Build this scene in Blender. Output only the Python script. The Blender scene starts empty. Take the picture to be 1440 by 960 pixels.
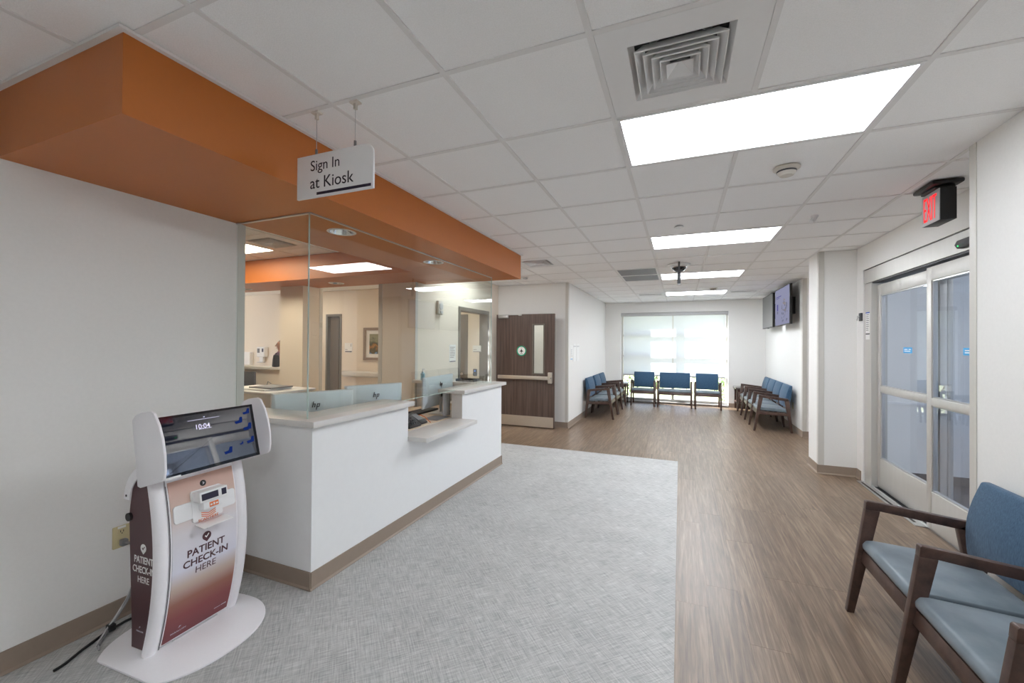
import bpy, bmesh, math, random
from mathutils import Vector, Matrix, Quaternion
random.seed(7)
SC = bpy.context.scene
COL = SC.collection
PI = math.pi

# ------------------------------------------------------------------ camera
CH, H = 1.507, 2.632            # eye height, ceiling height
cam_d = bpy.data.cameras.new('camera')
cam_d.sensor_width = 36.0
cam_d.lens = 36.0 * 583.3 / 1440.0
cam_d.clip_start, cam_d.clip_end = 0.05, 200
cam = bpy.data.objects.new('camera', cam_d)
COL.objects.link(cam)
_y, _p, _r = -0.3848, 0.0067, 0.0066
_f = Vector((math.sin(_y), math.cos(_y), 0)); _rt = Vector((math.cos(_y), -math.sin(_y), 0)); _u = Vector((0, 0, 1))
_f2 = _f * math.cos(_p) + _u * math.sin(_p); _u2 = _u * math.cos(_p) - _f * math.sin(_p)
_r3 = _rt * math.cos(_r) + _u2 * math.sin(_r); _u3 = _u2 * math.cos(_r) - _rt * math.sin(_r)
cam.matrix_world = Matrix(((_r3.x, _u3.x, -_f2.x, 0), (_r3.y, _u3.y, -_f2.y, 0), (_r3.z, _u3.z, -_f2.z, CH), (0, 0, 0, 1)))
SC.camera = cam

# ------------------------------------------------------------------ light
SC.view_settings.view_transform = 'Standard'
SC.view_settings.look = 'None'
SC.view_settings.gamma = 1.0
SC.view_settings.use_curve_mapping = False
SC.view_settings.exposure = 0.44
E_MAIN, E_DESK, E_HALL, E_SIDE = 17.0, 12.0, 8.0, 4.0
E_NEAR, E_FAR, E_BACK, E_DOOR = 9.5, 22.0, 16.5, 9.5
SKY, SUN = 1.9, 26.0
SC.cycles.max_bounces = 20; SC.cycles.diffuse_bounces = 14; SC.cycles.transparent_max_bounces = 24
w = bpy.data.worlds.new('daylight'); SC.world = w; w.use_nodes = True
w.node_tree.nodes['Background'].inputs['Color'].default_value = (0.70, 0.81, 1.0, 1)
w.node_tree.nodes['Background'].inputs['Strength'].default_value = SKY
sun_d = bpy.data.lights.new('sun', 'SUN'); sun_d.energy = SUN; sun_d.angle = math.radians(0.6); sun_d.color = (1.0, 0.97, 0.92)
sun = bpy.data.objects.new('sun', sun_d); COL.objects.link(sun)
sun.rotation_euler = Vector((1.86, -1.0, -1.07)).to_track_quat('-Z', 'Y').to_euler()
sun.location = (-12, 24, 12)

# ------------------------------------------------------------------ materials
def lin(c):
    c = c / 255.0
    return c / 12.92 if c <= 0.04045 else ((c + 0.055) / 1.055) ** 2.4
def rgb(r, g, b): return (lin(r), lin(g), lin(b), 1.0)
class NT:
    def __init__(s, name):
        s.m = bpy.data.materials.new(name); s.m.use_nodes = True; s.t = s.m.node_tree; s.t.nodes.clear()
        s.out = s.n('OutputMaterial')
    def n(s, kind, **kw):
        nd = s.t.nodes.new('ShaderNode' + kind)
        for k, v in kw.items():
            if hasattr(nd, k): setattr(nd, k, v)
            else: nd.inputs[k].default_value = v
        return nd
    def l(s, a, b): s.t.links.new(a, b)
    def end(s, sh): s.l(sh.outputs[0], s.out.inputs['Surface']); return s.m
def principled(t, col, rough=.5, metal=0.0, spec=.5):
    p = t.n('BsdfPrincipled'); p.inputs['Base Color'].default_value = col
    p.inputs['Roughness'].default_value = rough; p.inputs['Metallic'].default_value = metal
    p.inputs['Specular IOR Level'].default_value = spec
    return p
def vary(t, p, col, scale, amt, stretch=(1, 1, 1), rot=0.0, detail=4, bump=0.0, coord='Object'):
    """mottles the base colour by +-amt with a noise and adds fine relief"""
    tc = t.n('TexCoord'); mp = t.n('Mapping'); t.l(tc.outputs[coord], mp.inputs['Vector'])
    mp.inputs['Scale'].default_value = stretch; mp.inputs['Rotation'].default_value = (0, 0, rot)
    nz = t.n('TexNoise'); nz.inputs['Scale'].default_value = scale; nz.inputs['Detail'].default_value = detail
    t.l(mp.outputs[0], nz.inputs['Vector'])
    cr = t.n('ValToRGB'); cr.color_ramp.elements[0].position = .3; cr.color_ramp.elements[1].position = .7
    cr.color_ramp.elements[0].color = tuple(c * (1 - amt) for c in col[:3]) + (1,)
    cr.color_ramp.elements[1].color = tuple(min(1, c * (1 + amt)) for c in col[:3]) + (1,)
    t.l(nz.outputs['Fac'], cr.inputs['Fac']); t.l(cr.outputs['Color'], p.inputs['Base Color'])
    if bump:
        b = t.n('Bump'); b.inputs['Strength'].default_value = bump; b.inputs['Distance'].default_value = .002
        t.l(nz.outputs['Fac'], b.inputs['Height']); t.l(b.outputs[0], p.inputs['Normal'])
    return nz
def mat(name, c, rough=.5, metal=0.0, spec=.5, var=0.04, scale=30, stretch=(1, 1, 1), bump=0.0, rot=0.0):
    t = NT(name); col = rgb(*c); p = principled(t, col, rough, metal, spec)
    if var or bump: vary(t, p, col, scale, var, stretch, rot, bump=bump)
    return t.end(p)
def emit(name, c, strength):
    t = NT(name); e = t.n('Emission'); e.inputs['Color'].default_value = rgb(*c); e.inputs['Strength'].default_value = strength
    return t.end(e)
def pane_mat(name, tint, rough=0.0):
    t = NT(name); tr = t.n('BsdfTransparent'); tr.inputs['Color'].default_value = tint
    g = t.n('BsdfGlossy'); g.inputs['Roughness'].default_value = rough; g.inputs['Color'].default_value = (1, 1, 1, 1)
    fr = t.n('Fresnel'); fr.inputs['IOR'].default_value = 1.8
    ge = t.n('NewGeometry'); iv = t.n('Math', operation='SUBTRACT'); iv.inputs[0].default_value = 1.0; t.l(ge.outputs['Backfacing'], iv.inputs[1])
    fm = t.n('Math', operation='MULTIPLY'); t.l(fr.outputs[0], fm.inputs[0]); t.l(iv.outputs[0], fm.inputs[1])
    mx = t.n('MixShader'); t.l(fm.outputs[0], mx.inputs[0]); t.l(tr.outputs[0], mx.inputs[1]); t.l(g.outputs[0], mx.inputs[2])
    return t.end(mx)

M = {}
M['wall'] = mat('wall_paint', (234, 233, 230), .75, var=.012, scale=60, bump=.12)
M['wall_warm'] = mat('wall_paint_warm', (232, 221, 206), .75, var=.012, scale=60, bump=.12)
M['guard'] = mat('corner_guard_vinyl', (206, 203, 196), .45, var=.01)
M['orange'] = mat('orange_paint', (190, 109, 42), .42, var=.012, scale=40, bump=.05)
M['tile'] = mat('ceiling_tile_fibre', (250, 250, 250), .9, var=.035, scale=220, bump=.35)
M['grid'] = mat('ceiling_grid_white', (232, 231, 230), .5, var=.01)
M['base'] = mat('taupe_vinyl_base', (150, 134, 120), .5, var=.02)
M['base_dark'] = mat('dark_vinyl_base', (70, 70, 74), .5, var=.02)
M['desk'] = mat('white_laminate', (238, 239, 239), .4, var=.008)
M['counter'] = mat('pale_stone_counter', (214, 212, 208), .3, var=.035, scale=9, stretch=(1, .25, 1))
M['work'] = mat('beige_laminate', (206, 188, 166), .45, var=.03, scale=25)
M['white'] = mat('white_paint', (236, 236, 236), .4, var=.006)
M['white_metal'] = mat('white_powder_coat', (242, 240, 243), .42, var=.01, scale=200, bump=.08)
M['light_grey'] = mat('light_grey_plastic', (190, 190, 192), .45, var=.01)
M['silver'] = mat('brushed_silver', (205, 206, 206), .32, .85, var=.03, scale=40, stretch=(1, 1, 30))
M['steel'] = mat('satin_stainless', (224, 217, 206), .34, .8, var=.05, scale=12, stretch=(1, 1, 20))
M['alum'] = mat('clear_anodised_aluminium', (205, 203, 198), .42, .35, var=.02, scale=30, stretch=(1, 1, .1))
M['chrome'] = mat('bright_reflector', (225, 225, 225), .12, 1.0, var=0)
M['black'] = mat('black_plastic', (24, 23, 24), .45, var=.05)
M['dark_grey'] = mat('dark_grey_plastic', (66, 67, 70), .5, var=.03)
M['mid_grey'] = mat('mid_grey_plastic', (122, 122, 124), .5, var=.02)
M['dark_glass'] = mat('black_screen_glass', (16, 18, 24), .04, spec=.6, var=0)
M['maroon'] = mat('maroon_print', (82, 52, 56), .38, var=.01)
M['maroon_ink'] = mat('maroon_ink', (78, 44, 52), .5, var=0)
M['ink'] = mat('dark_ink', (32, 28, 38), .5, var=0)
M['navy'] = mat('navy_ink', (38, 33, 56), .5, var=0)
M['red_panel'] = mat('exit_red_print', (205, 30, 34), .4, var=0)
M['orange_ink'] = mat('orange_ink', (224, 118, 60), .5, var=0)
M['blue_ink'] = mat('blue_sticker', (70, 165, 220), .5, var=0)
M['paper'] = mat('white_paper', (238, 238, 236), .6, var=.005)
M['ivory'] = mat('ivory_plastic', (205, 192, 150), .4, var=.01)
M['cream'] = mat('cream_plastic', (214, 208, 198), .4, var=.01)
M['cable_grey'] = mat('grey_cable', (130, 130, 130), .5, var=.02)
M['frame_brown'] = mat('taupe_door_frame', (112, 106, 97), .45, var=.015)
M['hall_door'] = mat('grey_brown_door_laminate', (112, 101, 90), .45, var=.05, scale=6, stretch=(12, 12, .4))
M['print_frame'] = mat('washed_wood_frame', (150, 132, 118), .5, var=.06, scale=20)
M['carpet_dark'] = mat('dark_walk_off_carpet', (84, 82, 86), .95, var=.35, scale=18, stretch=(1, 8, 1), bump=.4, rot=.7)
M['skin'] = mat('skin', (176, 128, 104), .5, var=.03)
M['hair'] = mat('dark_hair', (38, 28, 24), .6, var=.15, scale=60)
M['vest'] = mat('dark_vest_fabric', (58, 55, 62), .8, var=.08)
M['scrub'] = mat('plum_print_fabric', (112, 74, 96), .8, var=.35, scale=40)
M['trouser'] = mat('navy_trouser_fabric', (44, 46, 60), .8, var=.06)
M['lav'] = mat('lavender_print', (206, 206, 222), .5, var=0)
M['garden_wall'] = mat('pale_render', (214, 214, 208), .8, var=.03, scale=3)
M['grass'] = mat('lawn', (176, 182, 142), .9, var=.35, scale=14, bump=.5)
M['mulch'] = mat('mulch', (134, 98, 84), .95, var=.4, scale=30, bump=.5)
M['leaf'] = mat('shrub_leaf', (112, 142, 84), .7, var=.3, scale=9)
M['black_fabric'] = mat('black_fabric', (40, 40, 44), .8, var=.05)
M['pane'] = pane_mat('clear_glass', (.955, .98, .972, 1))
M['pane_cool'] = pane_mat('window_glass', (.97, .98, .985, 1))
M['pane_door'] = pane_mat('sliding_door_glass', (.93, .95, .98, 1))
M['diffuser'] = emit('light_diffuser', (244, 249, 255), E_MAIN)
M['diffuser_near'] = emit('light_diffuser_near', (244, 249, 255), E_NEAR)
M['diffuser_far'] = emit('light_diffuser_far', (244, 249, 255), E_FAR)
M['diffuser_back'] = emit('light_diffuser_back', (244, 249, 255), E_BACK)
M['diffuser_door'] = emit('light_diffuser_door', (248, 252, 255), E_DOOR)
M['diffuser_desk'] = emit('light_diffuser_warm', (255, 238, 214), E_DESK)
M['diffuser_hall'] = emit('hall_light_diffuser', (255, 238, 214), E_HALL)
M['diffuser_side'] = emit('side_light_diffuser', (255, 250, 244), E_SIDE)
M['lamp'] = emit('downlight_lamp', (255, 230, 195), 2.0)
M['exit_glow'] = emit('exit_letter_glow', (255, 44, 48), 1.3)
M['led'] = emit('green_led', (60, 255, 120), 2.0)
M['led_blue'] = emit('blue_led', (80, 160, 255), 1.5)
M['clock'] = emit('screen_white_text', (226, 224, 255), .8)
M['scr_dim'] = emit('kiosk_screen_glow', (60, 64, 92), .35)
M['scr_blue'] = emit('kiosk_screen_blue', (40, 66, 150), .32)
M['tv_on'] = emit('tv_screen_glow', (176, 178, 210), .46)
M['tv_a'] = emit('tv_picture_grey', (150, 152, 178), .42)
M['tv_b'] = emit('tv_picture_tan', (186, 170, 150), .42)
M['tv_c'] = emit('tv_picture_violet', (120, 116, 190), .42)

def wood_floor():
    t = NT('vinyl_wood_plank'); p = principled(t, rgb(140, 120, 104), .34, spec=.45)
    tc = t.n('TexCoord'); oi = t.n('ObjectInfo')
    mul = t.n('VectorMath', operation='SCALE'); comb = t.n('CombineXYZ')
    t.l(oi.outputs['Random'], comb.inputs[0]); t.l(oi.outputs['Random'], comb.inputs[1]); t.l(oi.outputs['Random'], comb.inputs[2])
    t.l(comb.outputs[0], mul.inputs[0]); mul.inputs['Scale'].default_value = 57.0
    add = t.n('VectorMath', operation='ADD'); t.l(tc.outputs['Object'], add.inputs[0]); t.l(mul.outputs[0], add.inputs[1])
    mp = t.n('Mapping'); mp.inputs['Scale'].default_value = (30, 1.4, 1); t.l(add.outputs[0], mp.inputs['Vector'])
    nz = t.n('TexNoise'); nz.inputs['Scale'].default_value = 1.6; nz.inputs['Detail'].default_value = 6; nz.inputs['Roughness'].default_value = .62; nz.inputs['Distortion'].default_value = .5
    t.l(mp.outputs[0], nz.inputs['Vector'])
    mp2 = t.n('Mapping'); mp2.inputs['Scale'].default_value = (150, 5, 1); t.l(add.outputs[0], mp2.inputs['Vector'])
    nz2 = t.n('TexNoise'); nz2.inputs['Scale'].default_value = 1.5; nz2.inputs['Detail'].default_value = 3
    t.l(mp2.outputs[0], nz2.inputs['Vector'])
    cr = t.n('ValToRGB'); e = cr.color_ramp.elements
    e[0].position = .25; e[0].color = rgb(86, 69, 56); e[1].position = .75; e[1].color = rgb(150, 130, 109)
    m = cr.color_ramp.elements.new(.5); m.color = rgb(117, 98, 81)
    mx = t.n('Math', operation='MULTIPLY_ADD'); t.l(nz2.outputs['Fac'], mx.inputs[0]); mx.inputs[1].default_value = .3; t.l(nz.outputs['Fac'], mx.inputs[2])
    sb = t.n('Math', operation='SUBTRACT'); t.l(mx.outputs[0], sb.inputs[0]); sb.inputs[1].default_value = .15
    t.l(sb.outputs[0], cr.inputs['Fac'])
    hs = t.n('HueSaturation'); t.l(cr.outputs['Color'], hs.inputs['Color'])
    mr = t.n('MapRange'); t.l(oi.outputs['Random'], mr.inputs[0]); mr.inputs[3].default_value = .90; mr.inputs[4].default_value = 1.10
    t.l(mr.outputs[0], hs.inputs['Value']); t.l(hs.outputs[0], p.inputs['Base Color'])
    return t.end(p)
M['plank'] = wood_floor()

def woven_floor():
    t = NT('grey_woven_sheet'); p = principled(t, rgb(170, 172, 174), .6, spec=.3)
    tc = t.n('TexCoord'); outs = []
    for rot, st in ((PI / 4, (150, 9, 1)), (PI / 4, (9, 150, 1)), (.2, (2.2, 2.6, 1))):
        mp = t.n('Mapping'); mp.inputs['Rotation'].default_value = (0, 0, rot); mp.inputs['Scale'].default_value = (1, 1, 1)
        t.l(tc.outputs['Object'], mp.inputs['Vector'])
        m2 = t.n('Mapping'); m2.inputs['Scale'].default_value = st; t.l(mp.outputs[0], m2.inputs['Vector'])
        nz = t.n('TexNoise'); nz.inputs['Scale'].default_value = 1.0; nz.inputs['Detail'].default_value = 3; nz.inputs['Roughness'].default_value = .6
        t.l(m2.outputs[0], nz.inputs['Vector']); outs.append(nz.outputs['Fac'])
    a = t.n('Math', operation='ADD'); t.l(outs[0], a.inputs[0]); t.l(outs[1], a.inputs[1])
    b = t.n('Math', operation='MULTIPLY_ADD'); t.l(outs[2], b.inputs[0]); b.inputs[1].default_value = .35; t.l(a.outputs[0], b.inputs[2])
    mr = t.n('MapRange'); t.l(b.outputs[0], mr.inputs[0]); mr.inputs[1].default_value = .75; mr.inputs[2].default_value = 1.6
    cr = t.n('ValToRGB'); e = cr.color_ramp.elements; e[0].color = rgb(134, 135, 135); e[1].color = rgb(214, 214, 212)
    t.l(mr.outputs[0], cr.inputs['Fac']); t.l(cr.outputs['Color'], p.inputs['Base Color'])
    bp = t.n('Bump'); bp.inputs['Strength'].default_value = .15; bp.inputs['Distance'].default_value = .001; t.l(b.outputs[0], bp.inputs['Height']); t.l(bp.outputs[0], p.inputs['Normal'])
    return t.end(p)
M['woven'] = woven_floor()

def dark_wood(name, a, b, sx=(18, 18, 1.0), rough=.38):
    t = NT(name); p = principled(t, rgb(*a), rough)
    tc = t.n('TexCoord'); mp = t.n('Mapping'); mp.inputs['Scale'].default_value = sx; t.l(tc.outputs['Object'], mp.inputs['Vector'])
    nz = t.n('TexNoise'); nz.inputs['Scale'].default_value = 2.2; nz.inputs['Detail'].default_value = 6; nz.inputs['Roughness'].default_value = .6; t.l(mp.outputs[0], nz.inputs['Vector'])
    cr = t.n('ValToRGB'); e = cr.color_ramp.elements; e[0].position = .3; e[1].position = .72; e[0].color = rgb(*a); e[1].color = rgb(*b)
    t.l(nz.outputs['Fac'], cr.inputs['Fac']); t.l(cr.outputs['Color'], p.inputs['Base Color'])
    return t.end(p)
M['door_wood'] = dark_wood('walnut_door_laminate', (74, 60, 55), (112, 95, 87), (14, 14, .5))
M['chair_wood'] = dark_wood('walnut_stained_chair_wood', (60, 44, 39), (92, 70, 61), (8, 8, 8), .36)

def fabric(name, a, b, rough, scale, stretch, bump):
    t = NT(name); p = principled(t, rgb(*a), rough, spec=.3)
    p.inputs['Sheen Weight'].default_value = .15
    tc = t.n('TexCoord'); mp = t.n('Mapping'); mp.inputs['Scale'].default_value = stretch; t.l(tc.outputs['Object'], mp.inputs['Vector'])
    nz = t.n('TexNoise'); nz.inputs['Scale'].default_value = scale; nz.inputs['Detail'].default_value = 5; t.l(mp.outputs[0], nz.inputs['Vector'])
    cr = t.n('ValToRGB'); e = cr.color_ramp.elements; e[0].position = .32; e[1].position = .68; e[0].color = rgb(*a); e[1].color = rgb(*b)
    t.l(nz.outputs['Fac'], cr.inputs['Fac']); t.l(cr.outputs['Color'], p.inputs['Base Color'])
    bp = t.n('Bump'); bp.inputs['Strength'].default_value = bump; bp.inputs['Distance'].default_value = .001; t.l(nz.outputs['Fac'], bp.inputs['Height']); t.l(bp.outputs[0], p.inputs['Normal'])
    return t.end(p)
M['blue_fabric'] = fabric('blue_chair_fabric', (40, 70, 98), (68, 98, 124), .85, 40, (6, 6, 1), .25)
M['seat_vinyl'] = fabric('grey_blue_seat_vinyl', (98, 110, 119), (121, 132, 140), .42, 8, (1, 1, 1), .05)

def shade_mat():
    t = NT('roller_shade_fabric'); d = t.n('BsdfDiffuse'); d.inputs['Color'].default_value = (.85, .86, .87, 1)
    tl = t.n('BsdfTranslucent'); tl.inputs['Color'].default_value = (.78, .81, .84, 1); tr = t.n('BsdfTransparent'); tr.inputs['Color'].default_value = (1, 1, 1, 1)
    a = t.n('MixShader'); a.inputs[0].default_value = .55; t.l(d.outputs[0], a.inputs[1]); t.l(tl.outputs[0], a.inputs[2])
    b = t.n('MixShader'); b.inputs[0].default_value = .05; t.l(a.outputs[0], b.inputs[1]); t.l(tr.outputs[0], b.inputs[2])
    return t.end(b)
M['shade'] = shade_mat()

def gradient_print():
    t = NT('kiosk_gradient_print'); p = principled(t, rgb(200, 190, 190), .35)
    tc = t.n('TexCoord'); sp = t.n('SeparateXYZ'); t.l(tc.outputs['Object'], sp.inputs[0])
    mr = t.n('MapRange'); t.l(sp.outputs['Z'], mr.inputs[0]); mr.inputs[1].default_value = .03; mr.inputs[2].default_value = .83
    cr = t.n('ValToRGB'); r = cr.color_ramp; r.elements[0].position = 0; r.elements[0].color = rgb(118, 58, 64); r.elements[1].position = 1; r.elements[1].color = rgb(206, 164, 146)
    for pos, c in ((.14, (134, 66, 66)), (.24, (150, 98, 84)), (.34, (196, 176, 164)), (.44, (220, 220, 232)), (.66, (222, 218, 222)), (.82, (214, 190, 178))):
        e = r.elements.new(pos); e.color = rgb(*c)
    t.l(mr.outputs[0], cr.inputs['Fac']); t.l(cr.outputs['Color'], p.inputs['Base Color'])
    return t.end(p)
M['kiosk_print'] = gradient_print()

def art_print():
    t = NT('landscape_print'); p = principled(t, rgb(120, 120, 90), .3)
    tc = t.n('TexCoord'); sp = t.n('SeparateXYZ'); t.l(tc.outputs['Object'], sp.inputs[0])
    nz = t.n('TexNoise'); nz.inputs['Scale'].default_value = 14; nz.inputs['Detail'].default_value = 6; t.l(tc.outputs['Object'], nz.inputs['Vector'])
    a = t.n('Math', operation='MULTIPLY_ADD'); t.l(nz.outputs['Fac'], a.inputs[0]); a.inputs[1].default_value = .35; t.l(sp.outputs['Z'], a.inputs[2])
    mr = t.n('MapRange'); t.l(a.outputs[0], mr.inputs[0]); mr.inputs[1].default_value = .02; mr.inputs[2].default_value = .5
    cr = t.n('ValToRGB'); r = cr.color_ramp; r.elements[0].color = rgb(90, 140, 190); r.elements[1].color = rgb(150, 150, 120)
    for pos, c in ((.25, (130, 170, 210)), (.36, (70, 74, 40)), (.55, (120, 90, 40)), (.62, (196, 130, 50)), (.75, (60, 66, 36))):
        e = r.elements.new(pos); e.color = rgb(*c)
    t.l(mr.outputs[0], cr.inputs['Fac']); t.l(cr.outputs['Color'], p.inputs['Base Color'])
    return t.end(p)
M['art'] = art_print()

# ------------------------------------------------------------------ builders
OFF = {}
def off(o): return OFF.get(o.name, Vector((0, 0, 0))) if o else Vector((0, 0, 0))
def props(o, label=None, cat=None, group=None, kind=None):
    if label: o['label'] = label
    if cat: o['category'] = cat
    if group: o['group'] = group
    if kind: o['kind'] = kind
    return o
def thing(name, label, cat, loc, group=None):
    o = bpy.data.objects.new(name, None); COL.objects.link(o); o.location = loc; o.empty_display_size = .1
    OFF[o.name] = Vector(loc)
    return props(o, label, cat, group)
def link(name, me, m, parent=None, kind=None):
    o = bpy.data.objects.new(name, me); COL.objects.link(o)
    if m and not me.materials: me.materials.append(m)
    if parent: o.parent = parent; OFF[o.name] = off(parent)
    if kind: o['kind'] = kind
    return o
class B:
    def __init__(s): s.b = bmesh.new()
    def verts(s, vs, fs):
        v = [s.b.verts.new(p) for p in vs]
        for f in fs:
            try: s.b.faces.new([v[i] for i in f])
            except ValueError: pass
        return s
    def box(s, x0, x1, y0, y1, z0, z1):
        return s.verts([(x0, y0, z0), (x1, y0, z0), (x1, y1, z0), (x0, y1, z0), (x0, y0, z1), (x1, y0, z1), (x1, y1, z1), (x0, y1, z1)],
                       [(3, 2, 1, 0), (4, 5, 6, 7), (0, 1, 5, 4), (1, 2, 6, 5), (2, 3, 7, 6), (3, 0, 4, 7)])
    def prism(s, pts, axis, a, b):
        """polygon in the plane normal to axis ('x': (y,z), 'y': (x,z), 'z': (x,y)) run from a to b"""
        def P(p, t):
            return {'x': (t, p[0], p[1]), 'y': (p[0], t, p[1]), 'z': (p[0], p[1], t)}[axis]
        n = len(pts)
        return s.verts([P(p, a) for p in pts] + [P(p, b) for p in pts],
                       [tuple(range(n - 1, -1, -1)), tuple(range(n, 2 * n))] + [(i, (i + 1) % n, n + (i + 1) % n, n + i) for i in range(n)])
    def ring(s, loops, close=True, cap=True):
        n = len(loops[0]); vs = [p for lp in loops for p in lp]; fs = []
        for k in range(len(loops) - 1):
            for i in range(n): fs.append((k * n + i, k * n + (i + 1) % n, (k + 1) * n + (i + 1) % n, (k + 1) * n + i))
        if cap: fs.append(tuple(range(n - 1, -1, -1))); fs.append(tuple((len(loops) - 1) * n + i for i in range(n)))
        return s.verts(vs, fs)
    def tube(s, pts, r, seg=8):
        pts = [Vector(p) for p in pts]; loops = []; prev = None
        rs = r if isinstance(r, (list, tuple)) else [r] * len(pts)
        for i, p in enumerate(pts):
            d = (pts[min(i + 1, len(pts) - 1)] - pts[max(i - 1, 0)]).normalized()
            if prev is None:
                a = d.cross(Vector((0, 0, 1)));  a = d.cross(Vector((1, 0, 0))) if a.length < 1e-3 else a
            else: a = prev - d * prev.dot(d)
            a.normalize(); prev = a; c = d.cross(a)
            loops.append([tuple(p + (a * math.cos(t) + c * math.sin(t)) * rs[i]) for t in [2 * PI * k / seg for k in range(seg)]])
        return s.ring(loops)
    def cyl(s, p0, p1, r, seg=16): return s.tube([p0, p1], r, seg)
    def lathe(s, prof, c, axis='z', seg=24, cap=True):
        loops = []
        for r, h in prof:
            lp = []
            for k in range(seg):
                t = 2 * PI * k / seg; a, b2 = r * math.cos(t), r * math.sin(t)
                lp.append({'z': (c[0] + a, c[1] + b2, c[2] + h), 'x': (c[0] + h, c[1] + a, c[2] + b2), 'y': (c[0] + a, c[1] + h, c[2] + b2)}[axis])
            loops.append(lp)
        return s.ring(loops, cap=cap)
    def plate(s, x0, x1, y0, y1, z0, z1, holes):
        """horizontal plate with rectangular holes (hx0,hx1,hy0,hy1)"""
        ys = sorted({y0, y1} | {h[2] for h in holes} | {h[3] for h in holes})
        for a, b2 in zip(ys, ys[1:]):
            cuts = sorted([(h[0], h[1]) for h in holes if h[2] <= a + 1e-6 and h[3] >= b2 - 1e-6]); x = x0
            for c0, c1 in cuts:
                if c0 > x: s.box(x, c0, a, b2, z0, z1)
                x = c1
            if x < x1: s.box(x, x1, a, b2, z0, z1)
        return s
    def bevel(s, w_, seg=2, ang=30):
        bmesh.ops.recalc_face_normals(s.b, faces=s.b.faces)
        es = [e for e in s.b.edges if len(e.link_faces) == 2 and e.calc_face_angle(0) > math.radians(ang)]
        bmesh.ops.bevel(s.b, geom=es, offset=w_, segments=seg, profile=.5, affect='EDGES', clamp_overlap=True)
        return s
    def xf(s, mtx): bmesh.ops.transform(s.b, matrix=mtx, verts=s.b.verts); return s
    def mesh(s, name, parent=None, smooth=35):
        bmesh.ops.recalc_face_normals(s.b, faces=s.b.faces)
        o = off(parent)
        if o.length: bmesh.ops.translate(s.b, vec=-o, verts=s.b.verts)
        me = bpy.data.meshes.new(name); s.b.to_mesh(me); s.b.free()
        if smooth:
            for p in me.polygons: p.use_smooth = True
            me.set_sharp_from_angle(angle=math.radians(smooth))
        return me
    def done(s, name, m, parent=None, kind=None, smooth=35): return link(name, s.mesh(name, parent, smooth), m, parent, kind)
def box(name, m, parent, x0, x1, y0, y1, z0, z1, bev=0, kind=None, seg=2):
    b = B().box(x0, x1, y0, y1, z0, z1)
    if bev: b.bevel(bev, seg)
    return b.done(name, m, parent, kind)
def struct(name, m, *boxes, label=None, parent=None):
    b = B()
    for q in boxes: b.box(*q)
    o = b.done(name, m, parent)
    o['kind'] = 'structure'
    if label: o['label'] = label
    return o
AX = {'-y': (Vector((1, 0, 0)), Vector((0, 0, 1)), Vector((0, -1, 0))), '+x': (Vector((0, 1, 0)), Vector((0, 0, 1)), Vector((1, 0, 0))),
      '-x': (Vector((0, -1, 0)), Vector((0, 0, 1)), Vector((-1, 0, 0))), '+y': (Vector((-1, 0, 0)), Vector((0, 0, 1)), Vector((0, 1, 0)))}
def frame_of(face, c, tilt=0):
    r, u, n = AX[face] if isinstance(face, str) else face
    if tilt: q = Quaternion(r, tilt); u, n = q @ u, q @ n
    return Matrix(((r.x, u.x, n.x, c[0]), (r.y, u.y, n.y, c[1]), (r.z, u.z, n.z, c[2]), (0, 0, 0, 1)))
def text(name, s, m, parent, mtx, width=None, height=None, bold=0.0, depth=.0006, align='CENTER'):
    cu = bpy.data.curves.new('t', 'FONT'); cu.body = s; cu.align_x = align; cu.align_y = 'CENTER'; cu.size = 1; cu.offset = bold; cu.resolution_u = 4
    tmp = bpy.data.objects.new('t', cu); COL.objects.link(tmp)
    dg = bpy.context.evaluated_depsgraph_get(); me = bpy.data.meshes.new_from_object(tmp.evaluated_get(dg))
    bpy.data.objects.remove(tmp); bpy.data.curves.remove(cu)
    xs = [v.co.x for v in me.vertices]; ys = [v.co.y for v in me.vertices]
    sx = width / (max(xs) - min(xs)) if width else None
    sy = height / (max(ys) - min(ys)) if height else None
    sx = sx or sy; sy = sy or sx
    cx = (max(xs) + min(xs)) / 2 if align == 'CENTER' else min(xs); cy = (max(ys) + min(ys)) / 2
    bm = bmesh.new(); bm.from_mesh(me); bpy.data.meshes.remove(me)
    bmesh.ops.transform(bm, matrix=Matrix.Diagonal((sx, sy, 1, 1)) @ Matrix.Translation((-cx, -cy, 0)), verts=bm.verts)
    r = bmesh.ops.extrude_face_region(bm, geom=bm.faces[:]); bmesh.ops.translate(bm, vec=(0, 0, depth), verts=[v for v in r['geom'] if isinstance(v, bmesh.types.BMVert)])
    bmesh.ops.transform(bm, matrix=mtx, verts=bm.verts)
    b = B(); b.b.free(); b.b = bm
    return b.done(name, m, parent, smooth=0)
def bars(name, m, parent, mtx, rects, depth=.0008):
    b = B()
    for x0, x1, y0, y1 in rects: b.box(x0, x1, y0, y1, 0, depth)
    b.xf(mtx); return b.done(name, m, parent, smooth=0)
def fake_lines(n, wd, top, step, h, rnd=.3):
    return [(-wd / 2, wd / 2 * (1 - 2 * random.random() * rnd), top - i * step - h, top - i * step) for i in range(n)]
def rrect(w_, h_, r, n=5):
    pts = []
    for cx, cy, a0 in ((w_ / 2 - r, h_ / 2 - r, 0), (-w_ / 2 + r, h_ / 2 - r, 90), (-w_ / 2 + r, -h_ / 2 + r, 180), (w_ / 2 - r, -h_ / 2 + r, 270)):
        for k in range(n + 1):
            a = math.radians(a0 + 90 * k / n); pts.append((cx + r * math.cos(a), cy + r * math.sin(a)))
    return pts
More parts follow.
